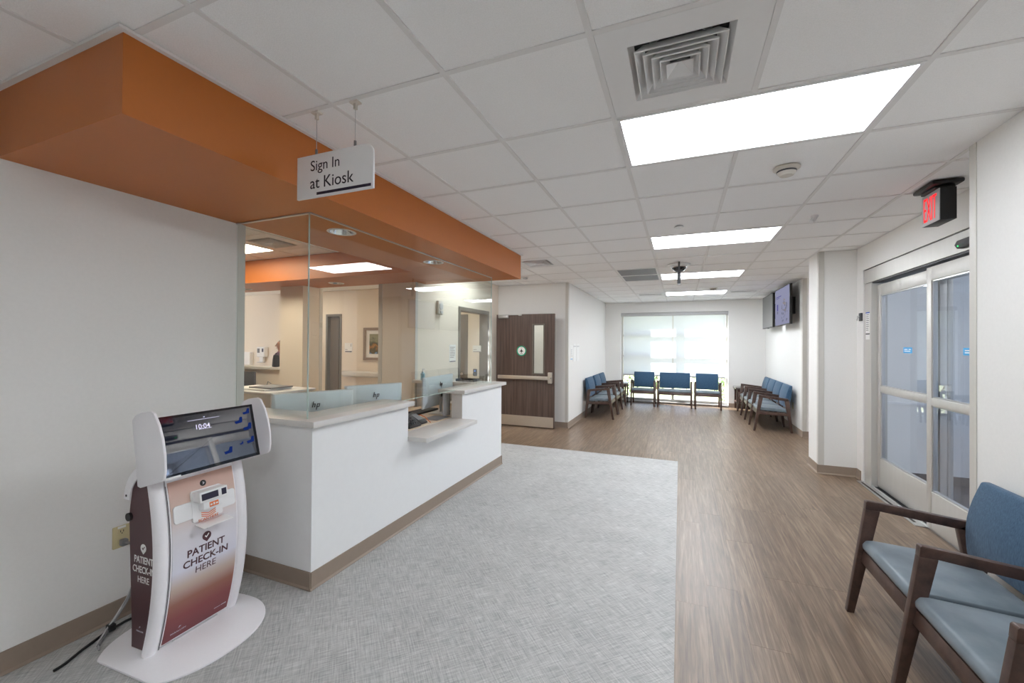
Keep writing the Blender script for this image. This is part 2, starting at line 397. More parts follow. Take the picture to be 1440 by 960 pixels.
def plaque(name, m, parent, mtx, pts, depth, z0=0.0, bev=0):
    b = B().prism(pts, 'z', z0, z0 + depth)
    if bev: b.bevel(bev, 2)
    b.xf(mtx); return b.done(name, m, parent)
def copy_tree(root, **kw):
    r = root.copy(); COL.objects.link(r); OFF[r.name] = off(root)
    for ch in list(root.children):
        c = ch.copy(); COL.objects.link(c); c.parent = r
        for g in list(ch.children):
            d = g.copy(); COL.objects.link(d); d.parent = c
    return r

# ================================================================== STRUCTURE
XL, XF, XR, XA, XT = -2.835, -1.875, 1.505, 1.90, 1.885   # left wall, waiting-area left wall, right wall, alcove, TV wall
YD, YE, XB = 7.33, 11.40, -3.26                            # door wall, end wall, wall by the open door
YS = 4.62                                                  # line of the back columns
YH = 6.85                                                  # far wall of the hall behind the desk
SZ = 2.327                                                 # underside of the soffit
G, X0, Y0 = .6096, -.309, 1.491
CX, CY = -.02, 5.82                                        # corner of the grey floor

struct('wall_left', M['wall'], (XL - .13, XL, -5.5, 1.99, 0, H))
struct('wall_back', M['wall'], (XL - .13, XR + .3, -5.65, -5.5, 0, H))
struct('wall_right', M['wall'], (XR, XA + .15, -5.5, 3.11, 0, H))
struct('wall_alcove', M['wall'], (XA, XA + .15, 3.11, 5.78, 2.36, H), (XA, XA + .15, 5.78, 5.95, 0, H))
struct('wall_column', M['wall'], (1.53, XA + .15, 5.95, 6.35, 0, H))
struct('wall_screens', M['wall'], (XT, XT + .15, 8.17, YE, 0, H), (XT + .15, 3.6, 8.17, 8.32, 0, H))
struct('wall_recess', M['wall'], (3.6, 3.75, 6.12, 8.32, 0, H))
struct('wall_vestibule', M['wall'], (XA + .15, 5.2, 5.98, 6.12, 0, H), (XA + .15, 5.2, 1.2, 1.32, 0, H))
struct('wall_far', M['wall'], (XF - .13, -1.475, YE, YE + .46, 0, H), (1.105, XT + .15, YE, YE + .46, 0, H), (-1.475, 1.105, YE, YE + .46, 2.36, H), (-1.475, 1.105, YE + .05, YE + .46, -.1, .05))
struct('wall_waiting', M['wall'], (XF - .13, XF, YD, YE, 0, H))
struct('wall_door', M['wall'], (XB - .15, -2.62, YD, YD + .13, 0, H), (-2.2, XF - .13, YD, YD + .13, 0, H), (-2.62, -2.2, YD, YD + .13, 0, .85), (-2.62, -2.2, YD, YD + .13, 1.98, H))  # hole behind the leaf lets light of the added room reach the glass
struct('wall_added_room', M['wall'], (-3.6, XF - .13, 9.2, 9.3, 0, H), (-3.75, -3.6, YD + .13, 9.3, 0, H), (XF - .15, XF - .131, YD + .13, 9.2, 0, H))  # invented room behind the open leaf, lit to make its glass look bright
struct('wall_doorway', M['wall_warm'], (XB - .15, XB, YS, 5.80, 0, H), (XB - .15, XB, 6.90, YD, 0, H), (XB - .15, XB, 5.80, 6.90, 2.06, H))
struct('wall_pier', M['wall_warm'], (-3.86, XB - .15, YS, YS + .13, 0, SZ))
struct('wall_pillar', M['wall_warm'], (-5.45, -5.0, 4.37, 4.72, 0, SZ))
struct('wall_ledge', M['wall_warm'], (-8.9, -5.45, 4.56, 4.68, 0, 1.09))
struct('wall_hall', M['wall_warm'], (-11.2, -7.14, YH, YH + .13, 0, H), (-6.70, -4.42, YH, YH + .13, 0, H), (-3.66, XB - .15, YH, YH + .13, 0, H),
       (-7.14, -6.70, YH, YH + .13, 2.13, H), (-4.42, -3.66, YH, YH + .13, 2.06, H))
struct('wall_hall_end', M['wall_warm'], (-11.35, -11.2, 4.5, YH, 0, H))
struct('wall_office', M['wall_warm'], (-9.05, -8.9, .3, 4.72, 0, H), (-9.05, XL - .13, .3, .45, 0, H))
struct('wall_exam_room', M['wall'], (-7.5, -6.3, 8.6, 8.7, 0, H), (-7.5, -7.4, YH + .13, 8.6, 0, H), (-6.4, -6.3, YH + .13, 8.6, 0, H))

# corner guards
gd = [('wall_corner_guard', XL, XL + .004, 1.94, 1.992), ('wall_corner_guard', XF - .05, XF + .004, YD - .004, YD), ('wall_corner_guard', XR - .004, XR, 3.055, 3.112),
      ('wall_corner_guard', 1.526, 1.53, 5.946, 6.0), ('wall_corner_guard', 1.53, 1.585, 5.946, 5.95), ('wall_corner_guard', XT - .004, XT, 8.166, 8.225), ('wall_corner_guard', XT, XT + .055, 8.166, 8.17),
      ('wall_corner_guard', -3.864, -3.80, YS - .004, YS), ('wall_corner_guard', -5.0, -4.996, 4.665, 4.724), ('wall_corner_guard', XB, XB + .004, YS, YS + .055), ('wall_corner_guard', XF, XF + .004, YD, YD + .055)]
for i, (nm, a, b_, c, d) in enumerate(gd):
    top = SZ if i in (7, 8) else H
    o = struct('trim_%d' % (i + 1), M['guard'], (a, b_, c, d, .105, top))

# baseboards with a small cove toe
def base(name, m, runs):
    b = B(); h = .103
    for face, p, a, c in runs:           # face: direction the board looks, p: plane, a..c run
        prof = [(0, 0), (.017, 0), (.017, .004), (.008, .014), (.006, h), (0, h)]
        if face == '+x': b.prism([(p + q[0], q[1]) for q in prof], 'y', a, c)
        if face == '-x': b.prism([(p - q[0], q[1]) for q in prof], 'y', a, c)
        if face == '-y': b.prism([(p - q[0], q[1]) for q in prof], 'x', a, c)
        if face == '+y': b.prism([(p + q[0], q[1]) for q in prof], 'x', a, c)
    o = b.done(name, m); o['kind'] = 'structure'; return o
base('baseboard_left', M['base'], [('+x', XL, -5.5, 1.9)])
base('baseboard_right', M['base'], [('-x', XR, -5.5, 3.11)])
base('baseboard_column', M['base'], [('-y', 5.95, 1.515, XA), ('-x', XA, 5.83, 5.95), ('-x', 1.53, 5.95, 6.35)])
base('baseboard_screens', M['base'], [('-x', XT, 8.155, YE), ('-y', 8.17, XT, 3.6)])
base('baseboard_far', M['base'], [('-y', YE, XF, -1.475), ('-y', YE, 1.105, XT)])
base('baseboard_waiting', M['base'], [('+x', XF, YD - .017, YE)])
base('baseboard_door', M['base'], [('-y', YD, XB, XF)])
base('baseboard_vestibule', M['base_dark'], [('-y', 5.98, XA + .15, 5.2)])
base('baseboard_hall', M['base'], [('-y', YH, -11.2, -7.2), ('-y', YH, -6.64, -4.5), ('-y', YH, -3.6, XB - .15)])

# floors
fl = struct('floor', mat('subfloor_grey', (120, 108, 98), .6), (XB - .15, 3.75, CY, YE + .05, -.12, -.004), (CX, 3.75, -5.65, CY, -.12, -.004), label='wood-look vinyl plank floor running to the far window')
gf = struct('floor_grey', M['woven'], (XL, CX, -5.65, CY, -.12, 0), label='grey woven-pattern sheet floor around the reception desk')
struct('floor_office', mat('office_floor', (168, 152, 134), .5, var=.06, scale=20), (-11.35, XL, .3, CY, -.12, 0), (-11.35, XB - .15, CY, 8.7, -.12, 0))
struct('floor_vestibule', M['carpet_dark'], (XA + .15, 5.2, 1.2, 6.0, -.003, .001))
PW, PL_ = .178, 1.22
plank_me = {}
def plank(x0, x1, y0, y1):
    k = (round(x1 - x0, 3), round(y1 - y0, 3))
    if k not in plank_me:
        g = .0004
        plank_me[k] = B().box(-k[0] / 2 + g, k[0] / 2 - g, -k[1] / 2 + g, k[1] / 2 - g, -.004, 0).mesh('plank', None, 0)
    o = link('plank', plank_me[k], M['plank'], fl); o.location = ((x0 + x1) / 2, (y0 + y1) / 2, 0); return o
def lay(x0, x1, y0, y1, fixed=0):
    x = x0
    while x < x1 - .01:
        xe = min(x + PW, x1); y = y0 - random.choice((0, .2, .4, .6, .8, 1.0)) * PL_
        while y < y1 - .01:
            ye = min(y + PL_, y1); ys = max(y, y0)
            if ye - ys > .02: plank(x, xe, ys, ye)
            y = ye
        x = xe
lay(CX, XR, .7, YE); lay(XR, XA, 3.11, YE); lay(XF, CX, CY, YE); lay(XB, XF, CY, YD)
lay(XA, 2.6, 6.35, 8.17)

# ceiling: slab, plain boards out of sight, tile panels and grid bars
ce = struct('ceiling', M['tile'], (-11.35, 5.2, -5.65, YE + .4, 2.86, 3.0), (XL - .13, 2.2, -5.65, Y0 - 2 * G, 2.636, 2.65), (-11.35, XB - .15, 4.5, 8.7, 2.636, 2.65), (2.13, 5.2, 1.2, 8.4, 2.636, 2.65), (XB - .6, XF - .6, YD + .14, 9.3, 2.66, 2.67), (-9.05, X0 - 11 * G, .3, 4.5, 2.636, 2.65),
            label='white suspended tile ceiling')
YR = 3.62
skip = set()
for r in (1, 5, 9, 13):
    for k in (0, 1): skip.add((k, r))
skip |= {(-5, 6), (-5, 7)}
skip |= {(0, 0), (-1, 8), (-1, 9), (-3, 6), (-1, 13), (2, 13)}
tile_me = B().box(.011, G - .011, .011, G - .011, 2.6375, 2.650).mesh('ceiling_tile', None, 0)
def tile(x, y):
    o = link('ceiling_tile', tile_me, M['tile'], ce); o.location = (x, y, 0)
for k in range(-6, 4):
    for r in range(-2, 17):
        x, y = X0 + k * G, Y0 + r * G
        if (k, r) in skip or x > 1.95: continue
        if x + G < -1.95 and .85 < y and y + G < 4.6: continue
        if x + G < XL and y < 4: continue
        if x + G < XB: continue
        tile(x, y)
for k in range(-11, -4):
    for j in range(1, 6):
        x, y = X0 + k * G, YR - j * G
        if j == 1 and k in (-9, -8, -7): continue
        tile(x, y)
    tile(X0 + k * G, YR)
for k in range(-5, 5):
    x = X0 + k * G
    if x > XA: continue
    y0 = -.3; y1 = YE
    if k in (-5,): y0 = 4.85
    if k in (-4, -3):
        box('grid_bar', M['grid'], ce, x - .012, x + .012, -.3, .85, 2.6325, 2.638); y0 = 4.85
    ye = YE if k > -3 else YD
    stops = [y0, ye] if k != 1 else [y0] + [Y0 + (r + d) * G + (-.012 if d == 0 else .012) for r in (1, 5, 9, 13) for d in (0, 1)] + [ye]
    for a, c in zip(stops[::2], stops[1::2]): box('grid_bar', M['grid'], ce, x - .012, x + .012, a, c, 2.6325, 2.638)
for r in range(-2, 17):
    y = Y0 + r * G
    xa = XL if y < .85 else (-1.86 if y < 4.9 else (XB if y < YD else XF)); xb = XR if y < 3.1 else XA
    box('grid_bar', M['grid'], ce, xa, xb, y - .012, y + .012, 2.633, 2.6378)
for k in range(-11, -4): box('grid_bar', M['grid'], ce, X0 + k * G - .012, X0 + k * G + .012, .5, 3.95, 2.6325, 2.638)
for j in range(0, 6): box('grid_bar', M['grid'], ce, -7, XL, YR - j * G - .012, YR - j * G + .012, 2.633, 2.6378)

# orange soffit over the desk: front band and back band, with round openings for the downlights
DL = [(-2.316, 2.357), (-2.30, 3.563), (-4.36, 4.35), (-6.19, 4.35)]
hs = .11; RD = .088
b = B()
S2 = SZ + .02
for p in ((-1.89, -1.86, .848, 4.87, S2, H), (XL, -1.89, .848, .878, S2, H), (XB, -1.89, 4.84, 4.87, S2, H), (-2.84, -2.81, 1.995, 3.94, S2, H), (-9.0, -2.84, 3.94, 3.97, S2, H), (-9.0, XB, 4.62, 4.65, S2, H)): b.box(*p)
b.plate(-2.84, -1.86, .848, 4.87, SZ, SZ + .02, [(x - hs, x + hs, y - hs, y + hs) for x, y in DL[:2]])
b.plate(-9.0, -2.84, 3.94, 4.65, SZ, SZ + .02, [(x - hs, x + hs, y - hs, y + hs) for x, y in DL[2:]])
b.box(XB, -2.84, 4.65, 4.87, SZ, SZ + .02)
for x, y in DL:
    sqp, cir = [], []
    for k in range(32):
        a = 2 * PI * k / 32; c_, s_ = math.cos(a), math.sin(a); m_ = hs / max(abs(c_), abs(s_)); sqp.append((x + c_ * m_, y + s_ * m_)); cir.append((x + c_ * RD, y + s_ * RD))
    b.ring([[(p[0], p[1], SZ + .02) for p in sqp], [(p[0], p[1], SZ) for p in sqp], [(p[0], p[1], SZ) for p in cir], [(p[0], p[1], SZ + .02) for p in cir]], cap=False)
so = b.done('trim_soffit', M['orange'], smooth=0); props(so, 'orange painted bulkhead hanging from the ceiling above the reception desk', kind='structure')
struct('trim_soffit_angle', M['grid'], (-1.86, -1.838, .826, 4.892, H - .012, H), (XL, -1.86, .826, .848, H - .012, H), (XB, -1.86, 4.87, 4.892, H - .012, H))

# ================================================================== CEILING FITTINGS
def light(x0, y0, m, label, wd=2 * G, dp=G, group='flat panel ceiling lights'):
    t = thing('ceiling_light', label, 'ceiling light', (x0 + wd / 2, y0 + dp / 2, H), group)
    f = B(); e = .018; q = .028
    f.box(x0 + .013, x0 + wd - .013, y0 + .013, y0 + q, H - .002, H + .03).box(x0 + .013, x0 + wd - .013, y0 + dp - q, y0 + dp - .013, H - .002, H + .03)
    f.box(x0 + .013, x0 + q, y0 + q, y0 + dp - q, H - .002, H + .03).box(x0 + wd - q, x0 + wd - .013, y0 + q, y0 + dp - q, H - .002, H + .03)
    f.done('frame', M['white'], t)
    box('diffuser', m, t, x0 + q, x0 + wd - q, y0 + q, y0 + dp - q, H + .001, H + .006)
    box('housing', M['white'], t, x0 + q, x0 + wd - q, y0 + q, y0 + dp - q, H + .012, H + .05)
    return t
for r, lab in ((1, 'large flat ceiling light panel nearest the camera, beside the square air vent'), (5, 'flat ceiling light panel between the flat sprinkler cap and the dome camera'),
               (9, 'flat ceiling light panel just behind the dome camera and its pole'), (13, 'flat ceiling light panel farthest away, closest to the window')):
    light(X0, Y0 + r * G, M['diffuser_near' if r == 1 else 'diffuser' if r == 5 else 'diffuser_far'], lab)
light(X0, Y0 - 4 * G, M['diffuser_back'], 'flat ceiling light panel above the camera position')
light(-3.04, Y0 + 6 * G, M['diffuser_door'], 'ceiling light panel tucked behind the far end of the orange bulkhead', .46, 2 * G)
light(X0 - 8.5 * G + .5 * G - G, YR - G, M['diffuser_desk'], 'warm flat ceiling light panel in the tiled recess behind the desk')
for x, lab in ((-5.0, 'warm ceiling light panel in the hall right of the pillar'), (-8.0, 'warm ceiling light panel in the hall left of the pillar')): light(x, 5.5, M['diffuser_hall'], lab)
light(-3.3, 8.2, M['diffuser_side'], 'unseen ceiling light panel added behind the walnut door to brighten its glass')  # added lamp of the invented room, only brightens the walnut door glass
light(2.6, 3.2, M['diffuser_side'], 'ceiling light panel inside the entrance vestibule')

for i, (x, y) in enumerate(DL):
    lab = ['round recessed downlight in the orange bulkhead, nearest the hanging sign', 'round recessed downlight in the orange bulkhead, farther along the front glass', 'round recessed downlight in the back bulkhead right of the pillar', 'round recessed downlight in the back bulkhead left of the pillar'][i]
    t = thing('downlight', lab, 'ceiling light', (x, y, SZ), 'downlights in the orange bulkhead')
    B().lathe([(.102, -.0005), (.102, -.003), (.086, -.005), (.084, -.0005)], (x, y, SZ), cap=False).done('trim_ring', M['white'], t)
    B().lathe([(.085, -.002), (.078, .03), (.062, .08), (.04, .11), (.001, .112)], (x, y, SZ), cap=False).done('reflector', M['chrome'], t)
    B().lathe([(.001, .06), (.02, .064), (.028, .085), (.02, .108), (.001, .109)], (x, y, SZ)).done('lamp', M['lamp'], t)

def square_vent(x0, y0, label, n=4, a=.185, detail=True, group='square ceiling diffusers'):
    t = thing('ceiling_vent', label, 'air vent', (x0 + G / 2, y0 + G / 2, H), group)
    cx, cy = x0 + G / 2, y0 + G / 2
    B().plate(x0 + .013, x0 + G - .013, y0 + .013, y0 + G - .013, H + .001, H + .008, [(cx - a, cx + a, cy - a, cy + a)]).done('face_panel', M['white'], t)
    th = B(); q = a + .002
    th.box(cx - q, cx + q, cy - q, cy - q + .004, H + .008, H + .13).box(cx - q, cx + q, cy + q - .004, cy + q, H + .008, H + .13)
    th.box(cx - q, cx - q + .004, cy - q, cy + q, H + .008, H + .13).box(cx + q - .004, cx + q, cy - q, cy + q, H + .008, H + .13)
    th.done('throat', M['light_grey'], t)
    def sq0(r, z): return [(cx - r, cy - r, z), (cx + r, cy - r, z), (cx + r, cy + r, z), (cx - r, cy + r, z)]
    B().ring([sq0(a + .001, H), sq0(a - .02, H + .034), sq0(a - .017, H + .036), sq0(a + .004, H + .002)], cap=False).done('flange', M['white'], t, smooth=0)
    box('throat_top', M['dark_grey'], t, cx - q, cx + q, cy - q, cy + q, H + .131, H + .135)
    if detail: B().lathe([(.115, .07), (.118, .07), (.118, .128), (.115, .128)], (cx, cy, H), cap=False).done('duct_collar', M['silver'], t)
    for k in range(n):
        ro = a - .022 - k * (a - .066) / n; ri = ro - .032; z0, z1 = H - .012, H + .032
        def sq(r, z): return [(cx - r, cy - r, z), (cx + r, cy - r, z), (cx + r, cy + r, z), (cx - r, cy + r, z)]
        b_ = B()
        b_.ring([sq(ro, z1), sq(ri, z0 + .002), sq(ri, z0), sq(ri - .004, z0), sq(ro - .006, z1)], cap=False) if False else b_.ring([sq(ri - .003, z1), sq(ro - .004, z0 + .004), sq(ro - .004, z0), sq(ro, z0), sq(ro, z0 + .004), sq(ri, z1)], cap=False)
        b_.done('louver', M['white'], t, smooth=0)
    r = .05
    B().verts([(cx - r, cy - r, H - .012), (cx + r, cy - r, H - .012), (cx + r, cy + r, H - .012), (cx - r, cy + r, H - .012), (cx, cy, H + .03)], [(0, 1, 4), (1, 2, 4), (2, 3, 4), (3, 0, 4)]).done('center_cone', M['white'], t, smooth=0)
    return t
square_vent(X0, Y0, 'large square stepped air diffuser beside the nearest light panel')
square_vent(X0 - 7 * G + 0.0, YR - G, 'square air diffuser in the tiled recess behind the desk glass')
square_vent(X0 - 3 * G, Y0 + 6 * G, 'small square air diffuser past the end of the orange bulkhead', detail=False)
def slot_vent(k, r, label):
    x0, y0 = X0 + k * G, Y0 + r * G
    t = thing('ceiling_grille', label, 'air vent', (x0 + G / 2, y0 + G / 2, H), 'flat grilles near the far window')
    B().plate(x0 + .013, x0 + G - .013, y0 + .013, y0 + G - .013, H + .001, H + .008, [(x0 + .07, x0 + G - .07, y0 + .2, y0 + G - .2)]).done('face_panel', M['white'], t)
    box('backing', M['light_grey'], t, x0 + .07, x0 + G - .07, y0 + .2, y0 + G - .2, H + .012, H + .016)
    for i in range(5):
        y = y0 + .205 + i * .04
        B().prism([(y, H), (y + .012, H), (y + .02, H + .011), (y + .008, H + .011)], 'x', x0 + .07, x0 + G - .07).done('slat', M['white'], t)
slot_vent(-1, 13, 'white slatted ceiling grille at the left end of the farthest light panel'); slot_vent(2, 13, 'white slatted ceiling grille at the right end of the farthest light panel')
for i, lab in ((8, 'grey perforated return-air panel, nearer of the two left of the dome camera'), (9, 'grey perforated return-air panel, farther of the two left of the dome camera')):
    x0, y0 = X0 - G, Y0 + i * G
    t = thing('return_air_panel', lab, 'air vent', (x0 + G / 2, y0 + G / 2, H), 'grey return-air panels')
    B().plate(x0 + .013, x0 + G - .013, y0 + .013, y0 + G - .013, H, H + .008, [(x0 + .03, x0 + G - .03, y0 + .03, y0 + G - .03)]).done('frame', M['white'], t)
    box('perforated_sheet', M['mid_grey'], t, x0 + .03, x0 + G - .03, y0 + .03, y0 + G - .03, H + .003, H + .006)
def smoke(x, y, label, r=.075):
    t = thing('smoke_detector', label, 'smoke detector', (x, y, H), 'ceiling smoke detectors')
    B().lathe([(r, 0), (r, -.008), (r * .82, -.016), (r * .8, -.016)], (x, y, H)).done('base_plate', M['cream'], t)
    B().lathe([(r * .72, -.012), (r * .7, -.03), (r * .55, -.044), (r * .5, -.05), (.001, -.052)], (x, y, H)).done('sensor_head', M['cream'], t)
    B().lathe([(r * .725, -.02), (r * .73, -.022), (r * .73, -.028), (r * .715, -.03)], (x, y, H), cap=False).done('slot', M['dark_grey'], t)
smoke(.62, 3.07, 'round cream smoke detector beside the nearest light panel'); smoke(.60, 9.0, 'small round smoke detector at the farthest light panel')
t = thing('sprinkler_cover', 'flat white round sprinkler cap in front of the second light panel', 'sprinkler', (-.012, 4.215, H))
B().lathe([(.035, 0), (.035, -.004)], (-.012, 4.215, H)).done('escutcheon', M['light_grey'], t); B().lathe([(.042, -.008), (.042, -.014), (.038, -.017)], (-.012, 4.215, H)).done('cap', M['white'], t)
t = thing('sprinkler_cover', 'tiny flat round sprinkler cap past the end of the orange bulkhead', 'sprinkler', (-2.44, 6.6, H))
B().lathe([(.035, 0), (.035, -.004)], (-2.44, 6.6, H)).done('escutcheon', M['light_grey'], t); B().lathe([(.042, -.008), (.042, -.014), (.038, -.017)], (-2.44, 6.6, H)).done('cap', M['light_grey'], t)
t = thing('occupancy_sensor', 'small white angled sensor on the ceiling between smoke detector and exit sign', 'sensor', (1.07, 4.28, H))
B().lathe([(.028, 0), (.028, -.014), (.02, -.02)], (1.07, 4.28, H)).done('mount', M['white'], t)
B().tube([(1.075, 4.275, H - .016), (1.05, 4.25, H - .05), (1.035, 4.232, H - .066)], [.016, .022, .018]).done('sensor_head', M['white'], t)
DX, DY = -.015, 6.22
t = thing('dome_camera', 'dome camera on the ceiling with a dark stem hanging in front', 'camera', (DX, DY, H))
B().lathe([(.15, 0), (.145, -.015), (.10, -.026)], (DX, DY, H), seg=32).done('mount_plate', M['white'], t)
B().lathe([(.10, -.026), (.098, -.05), (.075, -.08), (.04, -.098), (.001, -.104)], (DX, DY, H), seg=32).done('dome', M['dark_glass'], t)
B().lathe([(.103, -.024), (.106, -.04), (.10, -.046)], (DX, DY, H), seg=32, cap=False).done('dome_ring', M['chrome'], t)
DY -= .06
t = thing('ceiling_pole', 'dark grey pole hanging from the ceiling in front of the dome camera', 'ceiling mount', (DX, DY - .16, H))
b = B().box(DX - .045, DX + .045, DY - .19, DY - .13, H - .135, H - .11); b.bevel(.006); b.done('bracket', M['dark_grey'], t)
b = B().box(DX - .022, DX + .022, DY - .182, DY - .138, H - .30, H - .135); b.bevel(.006); b.done('stem', M['dark_grey'], t)
b = B().box(DX - .024, DX + .024, DY - .184, DY - .136, H - .312, H - .30); b.bevel(.004); b.done('end_cap', M['light_grey'], t)
B().cyl((DX, DY - .16, H - .11), (DX, DY - .16, H), .012).done('hanger_rod', M['dark_grey'], t)

# exit sign
EX, EY = 1.62, 3.80
t = thing('exit_sign', 'black ceiling-mounted exit sign with glowing red EXIT letters over the sliding door', 'exit sign', (EX, EY, H))
B().box(EX - .05, EX + .12, EY - .16, EY + .10, H - .03, H).bevel(.012).done('canopy', M['black'], t)
B().box(EX - .02, EX + .09, EY - .12, EY + .06, H - .05, H - .03).bevel(.006).done('canopy_neck', M['black'], t)
B().box(EX, EX + .085, EY - .14, EY + .075, 2.365, 2.58).bevel(.003).done('housing', M['black'], t)
fp = box('face_plate', M['light_grey'], t, EX - .006, EX, EY - .14, EY + .075, 2.365, 2.58, .002)
text('lettering', 'EXIT', M['exit_glow'], fp, frame_of('-x', (EX - .0065, EY - .0325, 2.4725)), width=.155, height=.165, bold=-.012, depth=.002)

# hanging sign
SX, SY = -1.532, 1.51
t = thing('hanging_sign', 'white hanging sign reading Sign In at Kiosk on two wires', 'sign', (SX, SY, 2.32))
pts = [(-.236, -.105), (.236, -.105), (.236, .055)] + [(.186 + .05 * math.cos(a), .055 + .05 * math.sin(a)) for a in [PI / 2 * k / 6 for k in range(1, 7)]] + [(-.236, .105)]
pn = plaque('sign_board', M['white'], t, frame_of('-y', (SX, SY, 2.32)), pts, .012, -.006, .0015)
mt = frame_of('-y', (SX, SY - .0062, 2.32))
text('lettering', 'Sign In', M['ink'], pn, mt @ Matrix.Translation((-.145, .042, 0)), height=.066, align='LEFT')
text('lettering', 'at Kiosk', M['ink'], pn, mt @ Matrix.Translation((-.147, -.034, 0)), width=.27, align='LEFT')
bars('underline', M['navy'], pn, mt, [(-.105, .225, -.095, -.082)])
for x in (-1.647, -1.407):
    B().cyl((x, SY, 2.40), (x, SY, H - .03), .0016, 6).done('wire', M['light_grey'], t)
    B().cyl((x, SY, 2.405), (x, SY, 2.45), .006, 8).done('wire_clamp', M['mid_grey'], t)
    B().box(x - .022, x + .022, SY - .016, SY + .016, H - .008, H).box(x - .007, x + .007, SY - .007, SY + .007, H - .035, H - .008).done('ceiling_clip', M['cream'], t)

# ================================================================== RECEPTION DESK
t = thing('reception_desk', 'white L-shaped reception desk with stone counter and lowered transaction shelf', 'desk', (-2.2, 3.35, 0))
DX0, DX1 = -2.21, -2.085
b = B()
for q in ((DX0, DX1, 1.9, 2.865, 0, .992), (DX0, DX1, 2.865, 3.79, 0, .70), (DX0, DX1, 3.79, 4.805, 0, .992), (XL, DX0, 1.9, 2.02, 0, .992), (XB, DX0, 4.665, 4.805, 0, .992)): b.box(*q)
b.done('desk_body', M['desk'], t, smooth=0)
box('end_panel', M['counter'], t, DX0, DX1 - .001, 3.786, 3.79, .735, .992)
box('end_panel', M['desk'], t, DX0, DX1 - .001, 2.865, 2.869, .735, .992)
c = B().prism([(XL, 1.868), (-2.04, 1.868), (-2.04, 2.895), (-2.36, 2.895), (-2.36, 2.15), (XL, 2.15)], 'z', .992, 1.03).bevel(.003); c.done('counter_top', M['counter'], t)
c = B().prism([(-2.04, 3.755), (-2.04, 4.86), (XB + .003, 4.86), (XB + .003, 4.55), (-2.36, 4.55), (-2.36, 3.755)], 'z', .992, 1.03).bevel(.003); c.done('counter_top', M['counter'], t)
B().box(-2.3, -1.905, 2.872, 3.782, .70, .737).bevel(.003).done('transaction_shelf', M['counter'], t)
B().prism([(-2.95, 2.03), (DX0 - .002, 2.03), (DX0 - .002, 4.66), (-2.95, 4.66)], 'z', .715, .742).bevel(.003).done('work_surface', M['work'], t)
for y in (2.2, 3.6, 4.55): box('support_leg', M['mid_grey'], t, -2.93, -2.88, y, y + .05, 0, .715)
box('divider_post', M['light_grey'], t, -2.32, -2.302, 3.79, 3.90, .742, 1.0, .002)
box('divider_edge', M['dark_grey'], t, -2.321, -2.301, 3.9005, 3.908, .742, 1.0)
b = B(); prof = [(0, 0), (.017, 0), (.017, .004), (.008, .014), (.006, .105), (0, .105)]
b.prism([(DX1 + q[0], q[1]) for q in prof], 'y', 1.885, 4.82); b.prism([(1.9 - q[0], q[1]) for q in prof], 'x', XL, DX1 + .012); b.prism([(4.805 + q[0], q[1]) for q in prof], 'x', XB, DX1 + .012)
b.done('base_strip', M['base'], t, smooth=0)

GX, GN, GF = -2.15, 1.928, 4.635
def pane(name, label, *q, m=None):
    o = B().box(*q).done(name, m or M['pane'], None, smooth=0); props(o, label, 'glass panel', 'glass screens around the desk'); return o
pane('glass_screen', 'long clear glass screen along the front of the desk', GX - .010, GX, GN, GF, 1.031, SZ)
pane('glass_screen', 'clear glass screen on the near end of the desk, joined to the left wall', XL + .006, GX - .011, GN, GN + .010, 1.031, SZ)
pane('glass_screen', 'clear glass screen on the far end of the desk beside the walnut door', XB + .006, GX - .011, GF - .010, GF, 1.031, SZ)
ED = mat('polished_glass_edge', (196, 214, 208), .2, var=0)
fp_ = bpy.data.objects['glass_screen']; np_ = bpy.data.objects['glass_screen.001']; rp_ = bpy.data.objects['glass_screen.002']
B().box(GX - .010, GX - .0005, GN - .004, GN - .0005, 1.031, SZ - .01).done('polished_edge', ED, fp_, smooth=0)
B().box(GX - .010, GX - .0005, GF + .0005, GF + .004, 1.031, SZ - .01).done('polished_edge', ED, fp_, smooth=0)
B().box(GX - .010, GX - .0005, 2.90, 3.752, 1.026, 1.0305).done('polished_edge', ED, fp_, smooth=0)
o = struct('trim_glass_channel', M['silver'], (GX - .014, GX + .004, GN, GF, SZ - .008, SZ - .0005), (XL, GX, GN - .004, GN + .014, SZ - .008, SZ - .0005))

